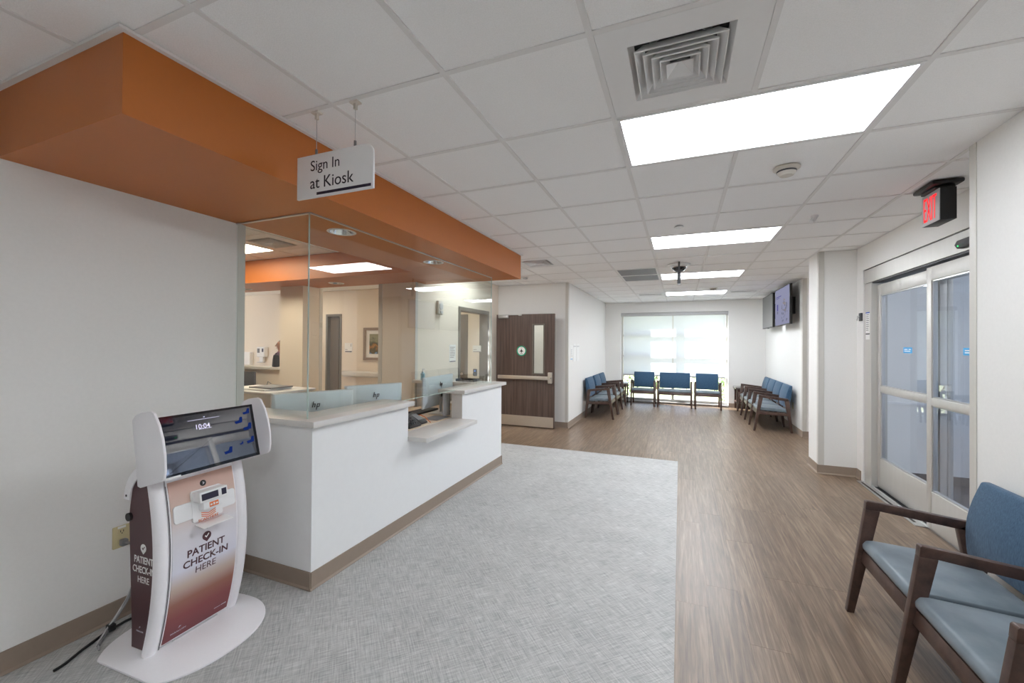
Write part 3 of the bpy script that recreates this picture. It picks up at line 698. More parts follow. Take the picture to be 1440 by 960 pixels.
def monitor(label, a, bpt, top, hgt, thick=.045, logo=True):
    """monitor whose back looks from a->b rotated clockwise; a, b: ends of its top edge (x,y)"""
    ax, ay = a; bx, by = bpt; wd = math.hypot(bx - ax, by - ay)
    cx, cy = (ax + bx) / 2, (ay + by) / 2
    r = Vector(((bx - ax) / wd, (by - ay) / wd, 0)); n = Vector((r.y, -r.x, 0)); u = Vector((0, 0, 1))
    t = thing('monitor', label, 'computer monitor', (cx, cy, .742), 'computer monitors on the desk')
    fm = frame_of((r, u, n), (cx, cy, top - hgt / 2))
    h2, w2 = hgt / 2, wd / 2
    s = B(); s.ring([[(-w2, -h2, -.02), (w2, -h2, -.02), (w2, h2, -.02), (-w2, h2, -.02)], [(-w2, -h2, 0), (w2, -h2, 0), (w2, h2, 0), (-w2, h2, 0)],
                     [(-w2 * .86, -h2 * .55, .03), (w2 * .86, -h2 * .55, .03), (w2 * .96, h2 * .98, .018), (-w2 * .96, h2 * .98, .018)]])
    s.bevel(.004); s.xf(fm); hs_ = s.done('back_housing', M['silver_back'], t)
    s = B().box(-w2 + .006, w2 - .006, -h2 + .01, h2 - .006, -.0215, -.0205); s.xf(fm); s.done('screen', M['dark_glass'], t)
    s = B().box(-.03, .03, top * 0 - (top - hgt / 2 - .742) + .012, -h2 * .1, .022, .034).bevel(.004); s.xf(fm); s.done('stand_neck', M['light_grey'], t)
    s = B().box(-.13, .13, -(top - hgt / 2 - .742), -(top - hgt / 2 - .742) + .012, -.06, .10).bevel(.004); s.xf(fm); s.done('stand_foot', M['silver'], t)
    s = B().lathe([(.045, .030), (.045, .033), (.04, .034)], (0, -h2 * .25, 0)); s.xf(fm); s.done('hinge_disc', M['light_grey'], t)
    s = B().box(-.02, .02, -h2 * .42, -h2 * .2, .034, .042).bevel(.003); s.xf(fm); s.done('hinge', M['black'], t)
    sk = .22
    def st(x, y0, y1, w_=.006): return [(x + sk * y0, y0), (x + w_ + sk * y0, y0), (x + w_ + sk * y1, y1), (x + sk * y1, y1)]
    lm = fm @ Matrix.Translation((0, h2 * .42, .0305)) @ Matrix.Rotation(-.03, 4, 'X')
    lb = B()
    for q in (st(-.026, -.014, .030), st(-.010, -.014, .012), st(.006, -.014, .014), st(.022, -.010, .014), st(.006, -.034, -.014)): lb.prism(q, 'z', 0, .004)
    lb.prism([(-.018, .008), (-.004, .008), (-.002, .014), (-.018, .014)], 'z', 0, .004); lb.prism([(.008, -.014), (.022, -.014), (.024, -.008), (.008, -.008)], 'z', 0, .004); lb.prism([(.010, .008), (.026, .008), (.027, .014), (.010, .014)], 'z', 0, .004)
    lb.xf(lm); lb.done('logo', M['ink'], hs_, smooth=0)
    return t
M['silver_back'] = mat('silver_monitor_back', (206, 214, 217), .38, .25, var=.01)
monitor('silver monitor seen from behind, nearest the desk corner', (-2.745, 2.14), (-2.47, 2.655), 1.135, .36)
monitor('silver monitor seen from behind, middle one of the three along the glass', (-2.66, 2.76), (-2.44, 3.25), 1.14, .34)
monitor('silver monitor seen from behind in the gap over the transaction shelf', (-2.45, 3.62), (-2.53, 4.34), 1.152, .325)

# phone, keyboard, mouse, papers on the work surface
t = thing('desk_phone', 'black desk phone with handset behind the transaction shelf', 'phone', (-2.36, 3.22, .742))
B().prism([(-2.415, .742), (-2.235, .742), (-2.235, .762), (-2.375, .85), (-2.415, .85)], 'y', 3.10, 3.28).bevel(.006).done('phone_body', M['black'], t)
B().tube([(-2.41, 3.075, .875), (-2.385, 3.075, .89), (-2.33, 3.075, .865), (-2.27, 3.075, .825), (-2.245, 3.075, .80)], [.022, .022, .014, .014, .024]).done('handset', M['black'], t)
b = B()
for i in range(4):
    for j in range(3): b.box(-2.355 + i * .028, -2.335 + i * .028, 3.15 + j * .03, 3.17 + j * .03, .76, .842 - i * .0178)
b.done('keypad', M['dark_grey'], t)
box('phone_stand', M['dark_grey'], t, -2.41, -2.25, 3.06, 3.098, .742, .79, .004)
o = B().tube([(-2.40, 3.45, .80), (-2.37, 3.46, .806), (-2.31, 3.45, .79), (-2.25, 3.44, .75), (-2.235, 3.435, .747)], .004).done('orange_cable', M['orange_ink']); props(o, 'short orange cable curling beside the black desk phone', 'cable')
t = thing('card_terminal', 'black card terminal on a stand next to the orange cable', 'card reader', (-2.33, 3.44, .742))
B().prism([(-2.44, .742), (-2.26, .742), (-2.26, .76), (-2.40, .83), (-2.44, .83)], 'y', 3.31, 3.42).bevel(.006).done('terminal_body', M['black'], t)
B().prism([(-2.385, .8235), (-2.30, .7805), (-2.30, .7825), (-2.385, .8255)], 'y', 3.325, 3.405).done('keypad', M['mid_grey'], t)
t = thing('keyboard', 'black keyboard lying below the gap monitor', 'keyboard', (-2.68, 3.94, .742))
kb = B().box(-2.76, -2.60, 3.72, 4.16, .742, .758).bevel(.004).done('keyboard_base', M['black'], t)
b = B()
for i in range(5):
    for j in range(14): b.box(-2.752 + i * .03, -2.726 + i * .03, 3.73 + j * .0303, 3.755 + j * .0303, .758, .763)
kk = b.done('keys', M['dark_grey'], t, smooth=0); kk['kind'] = 'stuff'
t = thing('mouse', 'black computer mouse left of the black keyboard', 'mouse', (-2.62, 3.66, .742))
B().lathe([(.001, 0), (.03, 0), (.034, .012), (.026, .028), (.001, .034)], (-2.62, 3.66, .742)).xf(Matrix.Translation((-2.62, 3.66, 0)) @ Matrix.Diagonal((1.5, .9, 1, 1)) @ Matrix.Translation((2.62, -3.66, 0))).done('mouse_body', M['black'], t)
B().box(-2.605, -2.595, 3.655, 3.665, .772, .778).bevel(.002).done('scroll_wheel', M['mid_grey'], t)
o = box('desk_pad', M['mid_grey'], None, -2.42, -2.235, 3.55, 3.80, .742, .746, .002); props(o, 'flat grey desk pad just inside the transaction gap', 'desk pad')
t = thing('small_speaker', 'small black speaker on the far desk ledge behind the gap monitor', 'speaker', (-2.76, 4.62, 1.03))
B().box(-2.795, -2.725, 4.59, 4.65, 1.0305, 1.115).bevel(.008).done('speaker_body', M['black'], t)
B().lathe([(.024, 0), (.024, -.003), (.001, -.001)], (-2.76, 4.5895, 1.075), axis='y').done('speaker_grille', M['dark_grey'], t)
t = thing('document_tray', 'low dark grey document tray on the far desk ledge', 'tray', (-2.5, 4.70, 1.03))
B().box(-2.66, -2.40, 4.655, 4.82, 1.0305, 1.036).done('tray_base', M['dark_grey'], t)
for q in ((-2.66, -2.655, 4.655, 4.82), (-2.405, -2.40, 4.655, 4.82), (-2.655, -2.405, 4.815, 4.82)): B().box(*q, 1.036, 1.062).done('tray_side', M['dark_grey'], t)
t = thing('sanitizer_bottle', 'small clear pump bottle with blue gel on the far desk ledge', 'bottle', (-3.12, 4.60, 1.03))
B().lathe([(.026, 0), (.028, .004), (.028, .085), (.014, .098), (.014, .104)], (-3.12, 4.60, 1.03)).done('bottle_body', mat('blue_gel', (168, 206, 220), .15, var=0), t)
B().lathe([(.015, .104), (.015, .116), (.005, .118), (.005, .138), (.012, .14), (.012, .148), (.001, .149)], (-3.12, 4.60, 1.03)).box(-3.125, -3.085, 4.595, 4.605, 1.170, 1.176).done('pump', M['white'], t)
t = thing('office_chair', 'black office chair back showing behind the middle monitor', 'chair', (-3.25, 3.62, 0))
B().box(-3.30, -3.26, 3.40, 3.84, .62, 1.02).bevel(.018, 3).done('backrest', M['black_fabric'], t)
B().box(-3.26, -2.98, 3.38, 3.86, .44, .52).bevel(.02, 3).done('seat', M['black_fabric'], t)
B().tube([(-3.29, 3.62, .70), (-3.30, 3.62, .40), (-3.14, 3.62, .40)], .018).done('back_bracket', M['black'], t)
B().cyl((-3.13, 3.62, .09), (-3.13, 3.62, .44), .03).done('gas_column', M['black'], t)
for i in range(5):
    a = 2 * PI * i / 5; e = (-3.13 + .29 * math.cos(a), 3.62 + .29 * math.sin(a))
    lg = B().tube([(-3.13, 3.62, .10), (e[0], e[1], .065)], [.025, .016]).done('leg', M['black'], t)
    B().lathe([(.001, -.011), (.026, -.011), (.028, 0), (.026, .011), (.001, .011)], (e[0], e[1], .0285), axis='x', seg=12).done('caster', M['black'], lg)

# printer on its cabinet, low shelf monitor, things on the ledge
t = thing('printer', 'white office printer on a cabinet behind the nearest monitor', 'printer', (-4.68, 3.6, .0))
B().box(-5.12, -4.25, 3.30, 3.92, 0, .60).done('cabinet', M['desk'], t, smooth=0)
B().box(-5.10, -4.27, 3.31, 3.90, .60, .915).bevel(.012).done('printer_body', M['cream'], t)
B().box(-5.12, -4.23, 3.29, 3.91, .918, .945).bevel(.01).done('scanner_lid', M['white'], t)
B().box(-5.02, -4.80, 3.305, 3.312, .70, .80).done('output_slot', M['black'], t)
B().box(-5.0, -4.65, 3.24, 3.31, .64, .655).bevel(.003).done('paper_tray', M['light_grey'], t)
o = B().box(-5.02, -4.42, 3.35, 3.72, .947, .968).bevel(.004).done('paper_stack', M['paper']); props(o, 'stack of papers lying on top of the white printer', 'paper')
o = B().box(-4.75, -4.38, 3.40, 3.70, .970, .985).bevel(.003).done('laptop', M['mid_grey']); props(o, 'closed grey laptop on the papers on the printer', 'laptop')
t = thing('back_counter', 'beige back counter below the ledge with the dark monitor on it', 'counter', (-7.0, 4.25, 0))
B().box(-8.8, -5.5, 3.98, 4.55, .715, .745).bevel(.003).done('counter_top', M['work'], t)
for x in (-8.75, -7.2, -5.55): box('side_panel', M['desk'], t, x, x + .03, 4.0, 4.54, 0, .715)
t = thing('dark_monitor', 'large dark grey monitor on the back counter left of the pillar', 'computer monitor', (-6.15, 4.3, .745))
B().box(-6.55, -5.86, 4.28, 4.31, .80, 1.075).bevel(.006).done('screen_panel', M['dark_grey'], t)
B().box(-6.24, -6.16, 4.31, 4.33, .755, .95).bevel(.004).done('stand_neck', M['dark_grey'], t); B().box(-6.34, -6.06, 4.22, 4.42, .745, .757).bevel(.004).done('stand_foot', M['dark_grey'], t)
o = B().tube([(-5.75, 4.40, .75), (-5.76, 4.40, .85), (-5.70, 4.38, .93), (-5.62, 4.37, .90)], .006).done('desk_lamp_arm', M['mid_grey']); props(o, 'thin bent grey arm on the back counter right of the dark monitor', 'lamp arm')
t = thing('ledge_top', 'pale stone ledge on the half wall left of the pillar', 'ledge', (-7.2, 4.62, 1.09))
B().box(-8.88, -5.452, 4.50, 4.74, 1.092, 1.132).bevel(.003).done('ledge_slab', M['counter'], t)
t = thing('soap_dispenser', 'white wall soap dispenser on the hall wall left of the person', 'dispenser', (-9.05, YH, 1.2))
B().box(-9.18, -8.92, YH - .10, YH, 1.17, 1.41).bevel(.02, 3).done('dispenser_body', M['white'], t)
B().box(-9.15, -9.07, YH - .104, YH - .10, 1.27, 1.37).done('window', M['mid_grey'], t); B().box(-9.0, -8.95, YH - .104, YH - .10, 1.29, 1.37).done('label', M['navy'], t)
B().box(-9.10, -8.98, YH - .09, YH - .03, 1.06, 1.17).bevel(.01).done('nozzle', M['white'], t); B().box(-9.14, -8.98, YH - .12, YH - .03, 1.045, 1.06).bevel(.004).done('drip_tray', M['light_grey'], t)
o = B().box(-9.65, -9.42, YH - .09, YH, .98, 1.28).bevel(.006).done('paper_holder', M['white']); props(o, 'plain white box holder on the hall wall at the ledge', 'holder')

# ================================================================== KIOSK
KX, KY = -2.325, 1.176
K = thing('check_in_kiosk', 'white and maroon patient check-in kiosk with tilted touch screen and oval base', 'kiosk', (KX, KY, 0))
UC = .2275
def kw(z): return .084 * (1 - ((z - .47) / .47) ** 2) - .006        # front line of the bowed stiles
def KP(w_, u, z): return (KX + w_, KY + u, z)
pts = []
for i in range(72):
    a = 2 * PI * i / 72; cu, su = math.cos(a), math.sin(a)
    x = .318 * cu if cu > 0 else -.35 * abs(cu) ** .86; y = .32 * math.copysign(abs(su) ** .86, su)
    x = max(-.296, x); pts.append((KX - .012 + y, KY + .213 + x))
B().prism(pts, 'z', 0, .012).bevel(.004).done('base_plate', M['white_metal'], K)
zs = [.012 + (.86 - .012) * i / 16 for i in range(17)]
for u0, u1 in ((0, .058), (.397, .455)):
    loops = []
    for z in zs:
        f_ = kw(z); lp = []
        um, hw = (u0 + u1) / 2, (u1 - u0) / 2
        for k in range(12):
            a = PI * k / 11; lp.append(KP(f_ - .026 + .026 * math.sin(a), um - hw * math.cos(a), z))
        lp += [KP(f_ - .038, u1, z), KP(f_ - .038, u0, z)]
        loops.append(lp)
    B().ring(loops).done('stile', M['white_metal'], K, smooth=50)
def curved(name, m, u0, u1, z0, z1, d0, d1, parent=K, n=14):
    loops = [[KP(kw(z) + d0, u0, z), KP(kw(z) + d0, u1, z), KP(kw(z) + d1, u1, z), KP(kw(z) + d1, u0, z)] for z in [z0 + (z1 - z0) * i / n for i in range(n + 1)]]
    return B().ring(loops).done(name, m, parent, smooth=30)
curved('panel_frame', M['white_metal'], .0605, .3945, .022, .846, -.022, -.013)
FP = curved('front_panel', M['kiosk_print'], .068, .388, .03, .82, -.013, -.010)
B().tube([KP(kw(z) - .012, .0592, z) for z in zs[:-1]], .0016, 6).done('panel_seam', M['dark_grey'], K)
curved('panel_hinge', M['light_grey'], .12, .34, .0125, .0205, -.016, -.008)
# body: side, back
for u0, u1 in ((.030, .042), (.413, .425)):
    loops = []
    for z in zs:
        bk = -.165 - .055 * max(0, (z - .1)) + (.25 * max(0, z - .66) ** 1.0)
        loops.append([KP(kw(z) - .034, u0, z), KP(kw(z) - .034, u1, z), KP(bk, u1, z), KP(bk, u0, z)])
    sp = B().ring(loops).done('side_panel', M['maroon'], K)
    if u0 < .1: SIDE = sp
loops = [[KP(bk, .046, z), KP(bk, .409, z), KP(bk - .014, .409, z), KP(bk - .014, .046, z)] for z, bk in [(z, -.163 - .055 * max(0, (z - .1)) + .25 * max(0, z - .66)) for z in zs]]
B().ring(loops).done('back_panel', M['white_metal'], K)
arc = []
for k in range(10):
    a = PI * (.02 + .42 * k / 9); arc.append((-.02 - .20 * math.cos(a), .72 + .20 * math.sin(a)))
inner = [(-.02 - .155 * math.cos(PI * (.02 + .42 * k / 9)), .72 + .155 * math.sin(PI * (.02 + .42 * k / 9))) for k in range(9, -1, -1)]
for u in (.018, .431):
    B().prism([(KX + p[0], p[1]) for p in arc + inner], 'y', KY + u, KY + u + .006).done('tilt_arc', M['white_metal'], K)
    B().cyl(KP(-.198, u - .001, .75), KP(-.198, u + .003, .75), .006, 10).done('tilt_screw', M['black'], K)
B().cyl(KP(-.185, .018, .645), KP(-.185, .030, .645), .02, 16).done('side_lock', M['black'], K)
# tilted head
hb, ht = Vector((.133, .870)), Vector((.063, 1.155))
hd = (ht - hb).normalized(); hn = Vector((hd.y, -hd.x))              # along the screen, out of the screen (w, z)
hl = (ht - hb).length
HF = (Vector((0, 1, 0)), Vector((hd.x, 0, hd.y)), Vector((hn.x, 0, hn.y)))
hc = (hb + ht) / 2
HM = frame_of(HF, (KX + hc.x, KY + UC, hc.y))
SWD = .49
b = B().box(-SWD / 2, SWD / 2, -hl / 2, hl / 2, -.045, -.003).bevel(.006); b.xf(HM); b.done('screen_housing', M['white_metal'], K)
b = B().box(-SWD / 2 + .002, SWD / 2 - .002, -hl / 2 + .002, hl / 2 - .002, -.003, .003); b.xf(HM); SCN = b.done('touch_screen', M['dark_glass'], K)
b = B().box(-.07, .07, -.10, .10, -.10, -.045).bevel(.01); b.xf(HM); b.done('head_mount', M['white_metal'], K)
b = B().box(-SWD / 2 + .005, -SWD / 2 + .075, -hl / 2 - .002, -hl / 2 + .008, .003, .006); b.xf(HM); b.done('screen_tab', M['white'], K)
# lit image lying just above the glass: thin printed-light shapes
tm = HM @ Matrix.Translation((.0, 0, .0031))
text('clock', '10:04', M['clock'], SCN, tm @ Matrix.Translation((-.036, .070, 0)), height=.024, bold=.004, depth=.0003)
bars('small_print', M['clock'], SCN, tm @ Matrix.Translation((-.03, -.008, 0)), [(-.075 + i * .0092, -.075 + i * .0092 + .0072, .1125, .1148) for i in range(17)] + [(-.028 + i * .009, -.028 + i * .009 + .007, .0635, .066) for i in range(7)] + [(.001, .008, .121, .126)], .0003)
def blob(pts, th):
    s = B(); 
    for x0, y0, x1, y1 in pts: s.box(x0, x1, y0, y1, 0, .0003)
    return s
for cx, cy, s in ((.205, .105, 1), (.155, .062, 1.1), (.20, .02, 1.2), (.205, -.055, 1.1), (.075, -.085, 1.1), (.15, -.06, .5)):
    b = B(); b.prism([(cx - .02 * s, cy - .012 * s), (cx + .014 * s, cy - .008 * s), (cx + .018 * s, cy + .02 * s), (cx + .004 * s, cy + .02 * s), (cx - .002 * s, cy + .004 * s), (cx - .026 * s, cy + .001 * s)], 'z', 0, .0002)
    b.xf(tm); b.done('screen_shape', M['scr_blue'], SCN, smooth=0)
b = B().box(-SWD / 2 + .018, SWD / 2 - .018, -hl / 2 + .018, hl / 2 - .014, .0005, .0008); b.xf(HM @ Matrix.Translation((0, 0, .0022)))
sg = b.done('lit_area', None, SCN, smooth=0)
def glow_glass():
    t = NT('lit_screen_glass'); p = principled(t, rgb(22, 24, 32), .03, spec=1.0); p.inputs['Coat Weight'].default_value = 1.0; p.inputs['Coat IOR'].default_value = 3.4; p.inputs['Coat Roughness'].default_value = .02
    p.inputs['Emission Color'].default_value = rgb(84, 90, 128); p.inputs['Emission Strength'].default_value = .09
    return t.end(p)
sg.data.materials.append(glow_glass())
wing = [(-.045, 1.140), (-.02, 1.166), (.02, 1.180), (.085, 1.190), (.11, 1.182), (.145, 1.13), (.170, 1.07), (.186, 1.0), (.190, .93), (.184, .893), (.170, .880), (.02, .833), (.0, .838)]
for u, ya in ((-SWD / 2 - .026, 0), (SWD / 2 + .014, 0)):
    b = B().prism([(KX + p[0], p[1]) for p in wing], 'y', KY + UC + u, KY + UC + u + .012).bevel(.003); b.done('side_wing', M['white_metal'], K)
# scanner unit on the panel
def PM(u, z, d=-.010):      # frame on the curved panel, facing out
    s = (kw(z + .01) - kw(z - .01)) / .02; v = Vector((s, 0, 1)).normalized(); n = Vector((v.z, 0, -v.x))
    return frame_of((Vector((0, 1, 0)), v, n), KP(kw(z) + d, u, z))
pm = PM(.2275, .662)
SB = plaque('scanner_plate', M['white'], K, pm, rrect(.305, .085, .014), .008, 0, .001)
b = B().prism(rrect(.15, .155, .01), 'z', 0, .009).xf(pm @ Matrix.Translation((.005, .012, 0))); b.done('scanner_back', M['white'], K)
s = B(); s.prism([(.008, .085), (.062, .080), (.062, .028), (.008, .035)], 'x', -.062, .078)
s.bevel(.003); s.xf(pm @ Matrix(((1, 0, 0, 0), (0, 0, 1, 0), (0, 1, 0, 0), (0, 0, 0, 1)))); s.done('scanner_hood', M['white'], K)
b = B().box(-.054, .028, .038, .07, .062, .064).xf(pm); b.done('reader_window', M['navy'], K)
b = B().box(.046, .070, .038, .07, .062, .064).xf(pm); b.done('reader_window', M['navy'], K)
b = B().box(-.04, .056, -.012, .030, .009, .05).bevel(.003).xf(pm); b.done('barcode_head', M['white'], K)
LB = B().box(-.012, .034, -.006, .018, .05, .0508).xf(pm).done('orange_label', M['orange_ink'], K)
bars('label_mark', M['paper'], LB, pm @ Matrix.Translation((0, 0, .0508)), [(-.008, .002, .001, .009), (.007, .015, .0, .012), (.020, .030, .001, .009)], .0004)
b = B()
for i in range(3):
    y = -.026 - i * .009
    b.prism([(-.034, y), (.002, y - .012), (.038, y), (.038, y - .004), (.002, y - .016), (-.034, y - .004)], 'z', .0095, .0102)
b.xf(pm @ Matrix.Translation((.005, 0, 0))); b.done('chevrons', M['orange_ink'], K, smooth=0)
text('scan_lettering', 'SCAN HERE', M['orange_ink'], K, pm @ Matrix.Translation((.005, -.064, .0095)), width=.10, bold=.008)
s = B().prism([(.006, -.076), (.006, -.080), (.07, -.098), (.07, -.094)], 'x', -.062, .09); s.xf(pm @ Matrix(((1, 0, 0, 0), (0, 0, 1, 0), (0, 1, 0, 0), (0, 0, 0, 1)))); s.done('scan_shelf', M['white'], K)
s = B()
for i in range(2): s.box(-.045 + i * .012, .06 - i * .012, .018 + i * .014, .027 + i * .014, 0, .0006)
s.xf(pm @ Matrix.Translation((.005, -.0762, .006)) @ Matrix.Rotation(math.radians(74), 4, 'X') @ Matrix.Translation((0, -.012, .001))); s.done('shelf_print', M['orange_ink'], K)
c = PM(.2275, .775); b = B().lathe([(.015, 0), (.015, .002), (.012, .004), (.001, .004)], (0, 0, 0)).xf(c); LK = b.done('panel_lock', M['black'], K)
b = B().prism([(-.006, .006), (0, .006), (.006, 0), (0, -.006), (-.006, -.006), (.0, 0)], 'z', .004, .0046).xf(c); b.done('lock_mark', M['light_grey'], LK, smooth=0)
c = PM(.2275, .555); b = B().lathe([(.011, 0), (.011, .003), (.001, .004)], (0, 0, 0)).xf(c); b.done('camera_hole', M['black'], K)
def check_pin(name, parent, m, mk, c, s):
    p = [(math.sin(a), math.cos(a)) for a in [math.radians(-145 + 290 * k / 20) for k in range(21)]] + [(0, -1.38)]
    o = B().prism([(x * s, y * s) for x, y in p], 'z', 0, .0006).xf(c).done(name, m, parent, smooth=0)
    q = [(-.5, .0), (-.32, .2), (-.1, -.08), (.4, .52), (.56, .34), (-.1, -.44)]
    B().prism([(x * s, y * s) for x, y in q], 'z', .0006, .001).xf(c).done('check_mark', mk, parent, smooth=0)
check_pin('check_pin', FP, M['maroon_ink'], M['paper'], PM(.2275, .508), .022)
text('panel_lettering', 'PATIENT', M['maroon_ink'], FP, PM(.2275, .452), width=.186, height=.036, bold=.02)
text('panel_lettering', 'CHECK-IN', M['maroon_ink'], FP, PM(.2275, .402), width=.222, height=.036, bold=.02)
text('panel_lettering', 'HERE', M['maroon_ink'], FP, PM(.2275, .355), width=.10, height=.032)
text('small_lettering', 'PARALLON', M['lav'], FP, PM(.135, .062), width=.07, height=.008)
b = B().prism([(-.006, -.004), (.006, .005), (-.002, .006)], 'z', 0, .0006).xf(PM(.138, .082)); b.done('logo', M['lav'], FP, smooth=0)
bars('small_lettering', M['lav'], FP, PM(.345, .068), [(-.035, .0, -.001, .001), (.003, .03, -.002, .002)], .0006)
sm = lambda w_, z: frame_of('-y', KP(w_ - .028, .030, z))
check_pin('check_pin', SIDE, M['paper'], M['maroon'], sm(-.055, .505), .021)
text('side_lettering', 'PATIENT', M['paper'], SIDE, sm(-.052, .447), width=.142, height=.034, bold=.018)
text('side_lettering', 'CHECK-IN', M['paper'], SIDE, sm(-.052, .400), width=.165, height=.034, bold=.018)
text('side_lettering', 'HERE', M['paper'], SIDE, sm(-.052, .352), width=.085, height=.03)
text('side_lettering', 'PARALLON', M['lav'], SIDE, sm(-.075, .10), width=.05, height=.007)
b = B().prism([(-.006, -.004), (.006, .005), (-.002, .006)], 'z', 0, .0006).xf(sm(-.075, .118)); b.done('logo', M['lav'], SIDE, smooth=0)

K.rotation_euler = (0, 0, math.radians(2.2))
def outlet(face, c, label, plug=False):
    mt = frame_of(face, c)
    t = thing('wall_outlet', label, 'outlet', c)
    plaque('cover_plate', M['ivory'], t, mt, rrect(.078, .118, .006), .006, 0, .001)
    for dy in (.027, -.027):
        s = plaque('socket', M['ivory'], t, mt @ Matrix.Translation((0, dy, 0)), rrect(.036, .034, .012), .003, .006)
        b = B()
        for x in (-.008, .005): b.box(x, x + .003, -.002, .009, .009, .0095)
        b.lathe([(.003, .009), (.003, .0095), (.001, .0096)], (0, -.008, 0), seg=8); b.xf(mt @ Matrix.Translation((0, dy, 0))); b.done('slot', M['black'], s)
    return t
ot = outlet('+x', (XL, 1.312, .442), 'ivory wall outlet behind the kiosk with a grey plug in it')
plaque('tag', M['paper'], ot, frame_of('+x', (XL + .006, 1.312, .493)), rrect(.036, .012, .002), .001)
outlet('-x', (XT, 8.80, .44), 'ivory wall outlet behind the near end of the right chair row')
t = thing('power_cord', 'grey power cord from the outlet down to the floor behind the kiosk', 'cord', (XL + .06, 1.34, 0))
B().box(XL + .0105, XL + .045, 1.297, 1.327, .397, .432).bevel(.006).done('plug', M['mid_grey'], t)
B().tube([(XL + .045, 1.312, .415), (XL + .075, 1.33, .41), (XL + .095, 1.345, .34), (XL + .10, 1.335, .24), (XL + .10, 1.31, .15), (XL + .09, 1.28, .09), (XL + .10, 1.235, .04), (XL + .14, 1.18, .014), (XL + .19, 1.14, .012)], .0075).done('cord', M['cable_grey'], t)
B().tube([(XL + .09, 1.34, .30), (XL + .085, 1.33, .2), (XL + .08, 1.30, .12), (XL + .10, 1.24, .06), (XL + .16, 1.15, .016), (XL + .22, 1.13, .006)], .004).done('cord', M['light_grey'], t)
B().lathe([(.012, -.012), (.013, 0), (.012, .012)], (XL + .098, 1.335, .25)).done('cable_tie', M['black'], t)
B().box(XL + .10, XL + .135, 1.205, 1.235, .018, .05).bevel(.004).done('cable_tie', M['black'], t)
o = B().tube([(XL + .10, 1.40, .008), (XL + .08, 1.30, .008), (XL + .10, 1.20, .008), (XL + .145, 1.10, .008), (XL + .19, 1.02, .008), (XL + .20, .98, .008)], .0065).done('black_cable', M['black']); props(o, 'black cable lying on the grey floor behind the kiosk', 'cable')

# ================================================================== CHAIRS
def chair(name, label, widths, group=None):
    """row of seats sharing armrests. local: x along the row, +y to the back, z up; first front foot at the origin"""
    t = thing(name, label, 'chair', (0, 0, 0), group)
    xs = [0.0]
    for w_ in widths: xs.append(xs[-1] + w_)
    for x in xs:
        a, c = x - .0175, x + .0175
        B().prism([(0, 0), (.034, 0), (.150, .590), (.0845, .592)], 'x', a, c).bevel(.002).done('front_leg', M['chair_wood'], t)
        B().prism([(.0845, .5925), (.088, .634), (.094, .641), (.525, .592), (.52, .545), (.150, .5905)], 'x', a, c).bevel(.002).done('armrest', M['chair_wood'], t)
        B().prism([(.475, .550), (.52, .585), (.545, .575), (.60, .0), (.568, .0), (.50, .40)], 'x', a, c).bevel(.003).done('rear_leg', M['chair_wood'], t)
        B().prism([(.065, .300), (.078, .362), (.53, .335), (.535, .285)], 'x', a + .003, c - .003).bevel(.003).done('side_rail', M['chair_wood'], t)
    for i, w_ in enumerate(widths):
        a, c = xs[i] + .0175, xs[i + 1] - .0175
        B().prism([(.062, .298), (.074, .362), (.098, .362), (.086, .298)], 'x', a, c).bevel(.002).done('front_rail', M['chair_wood'], t)
        B().box(a, c, .49, .512, .29, .345).done('rear_rail', M['chair_wood'], t)
        e = .006
        B().prism([(.072, .368), (.068, .395), (.085, .420), (.12, .424), (.50, .405), (.53, .385), (.53, .345)], 'x', a - .012 + e, c + .012 - e).bevel(.010, 3).done('seat', M['seat_vinyl'], t)
        n = 9; f_, k_ = [], []
        for j in range(n):
            q = j / (n - 1); z = .425 + .39 * q; f_.append((.505 + .055 * q - .03 * math.sin(PI * q), z)); k_.append((.545 + .055 * q + .012 * math.sin(PI * q), z))
        B().prism(f_ + k_[::-1], 'x', a + .004, c - .004).bevel(.012, 3, 40).done('backrest', M['blue_fabric'], t)
        for x in (a + .07, c - .09): B().prism([(.50, .33), (.53, .33), (.575, .50), (.555, .50)], 'x', x, x + .02).done('back_bracket', M['chair_wood'], t)
    return t
def place(t, loc, rz):
    t.location = loc; t.rotation_euler = (0, 0, rz); return t
place(chair('waiting_chair', 'blue two-seat chair with shared armrests in the near right corner', [.563, .563]), (.885, 2.93, 0), -PI / 2)
place(chair('waiting_chair', 'blue four-seat chair row with shared armrests along the wall under the screens', [.585] * 4), (1.215, 10.83, 0), -PI / 2)
place(chair('waiting_chair', 'single blue chair nearest the walnut door on the left wall', [.66]), (-1.225, 8.53, 0), PI / 2)
place(chair('waiting_chair', 'blue two-seat chair on the left wall between the single chair and the corner table', [.66, .66]), (-1.225, 9.32, 0), PI / 2)
c1 = place(chair('waiting_chair', 'single blue armchair at the left end of the far window', [.545], 'chairs in front of the window'), (-1.13, 10.74, 0), 0)
place(chair('waiting_chair', 'extra wide blue armchair in the middle of the far window', [.76], 'chairs in front of the window'), (-.50, 10.74, 0), 0)
r = copy_tree(c1); place(r, (.345, 10.74, 0), 0); r['label'] = 'single blue armchair at the right end of the far window'

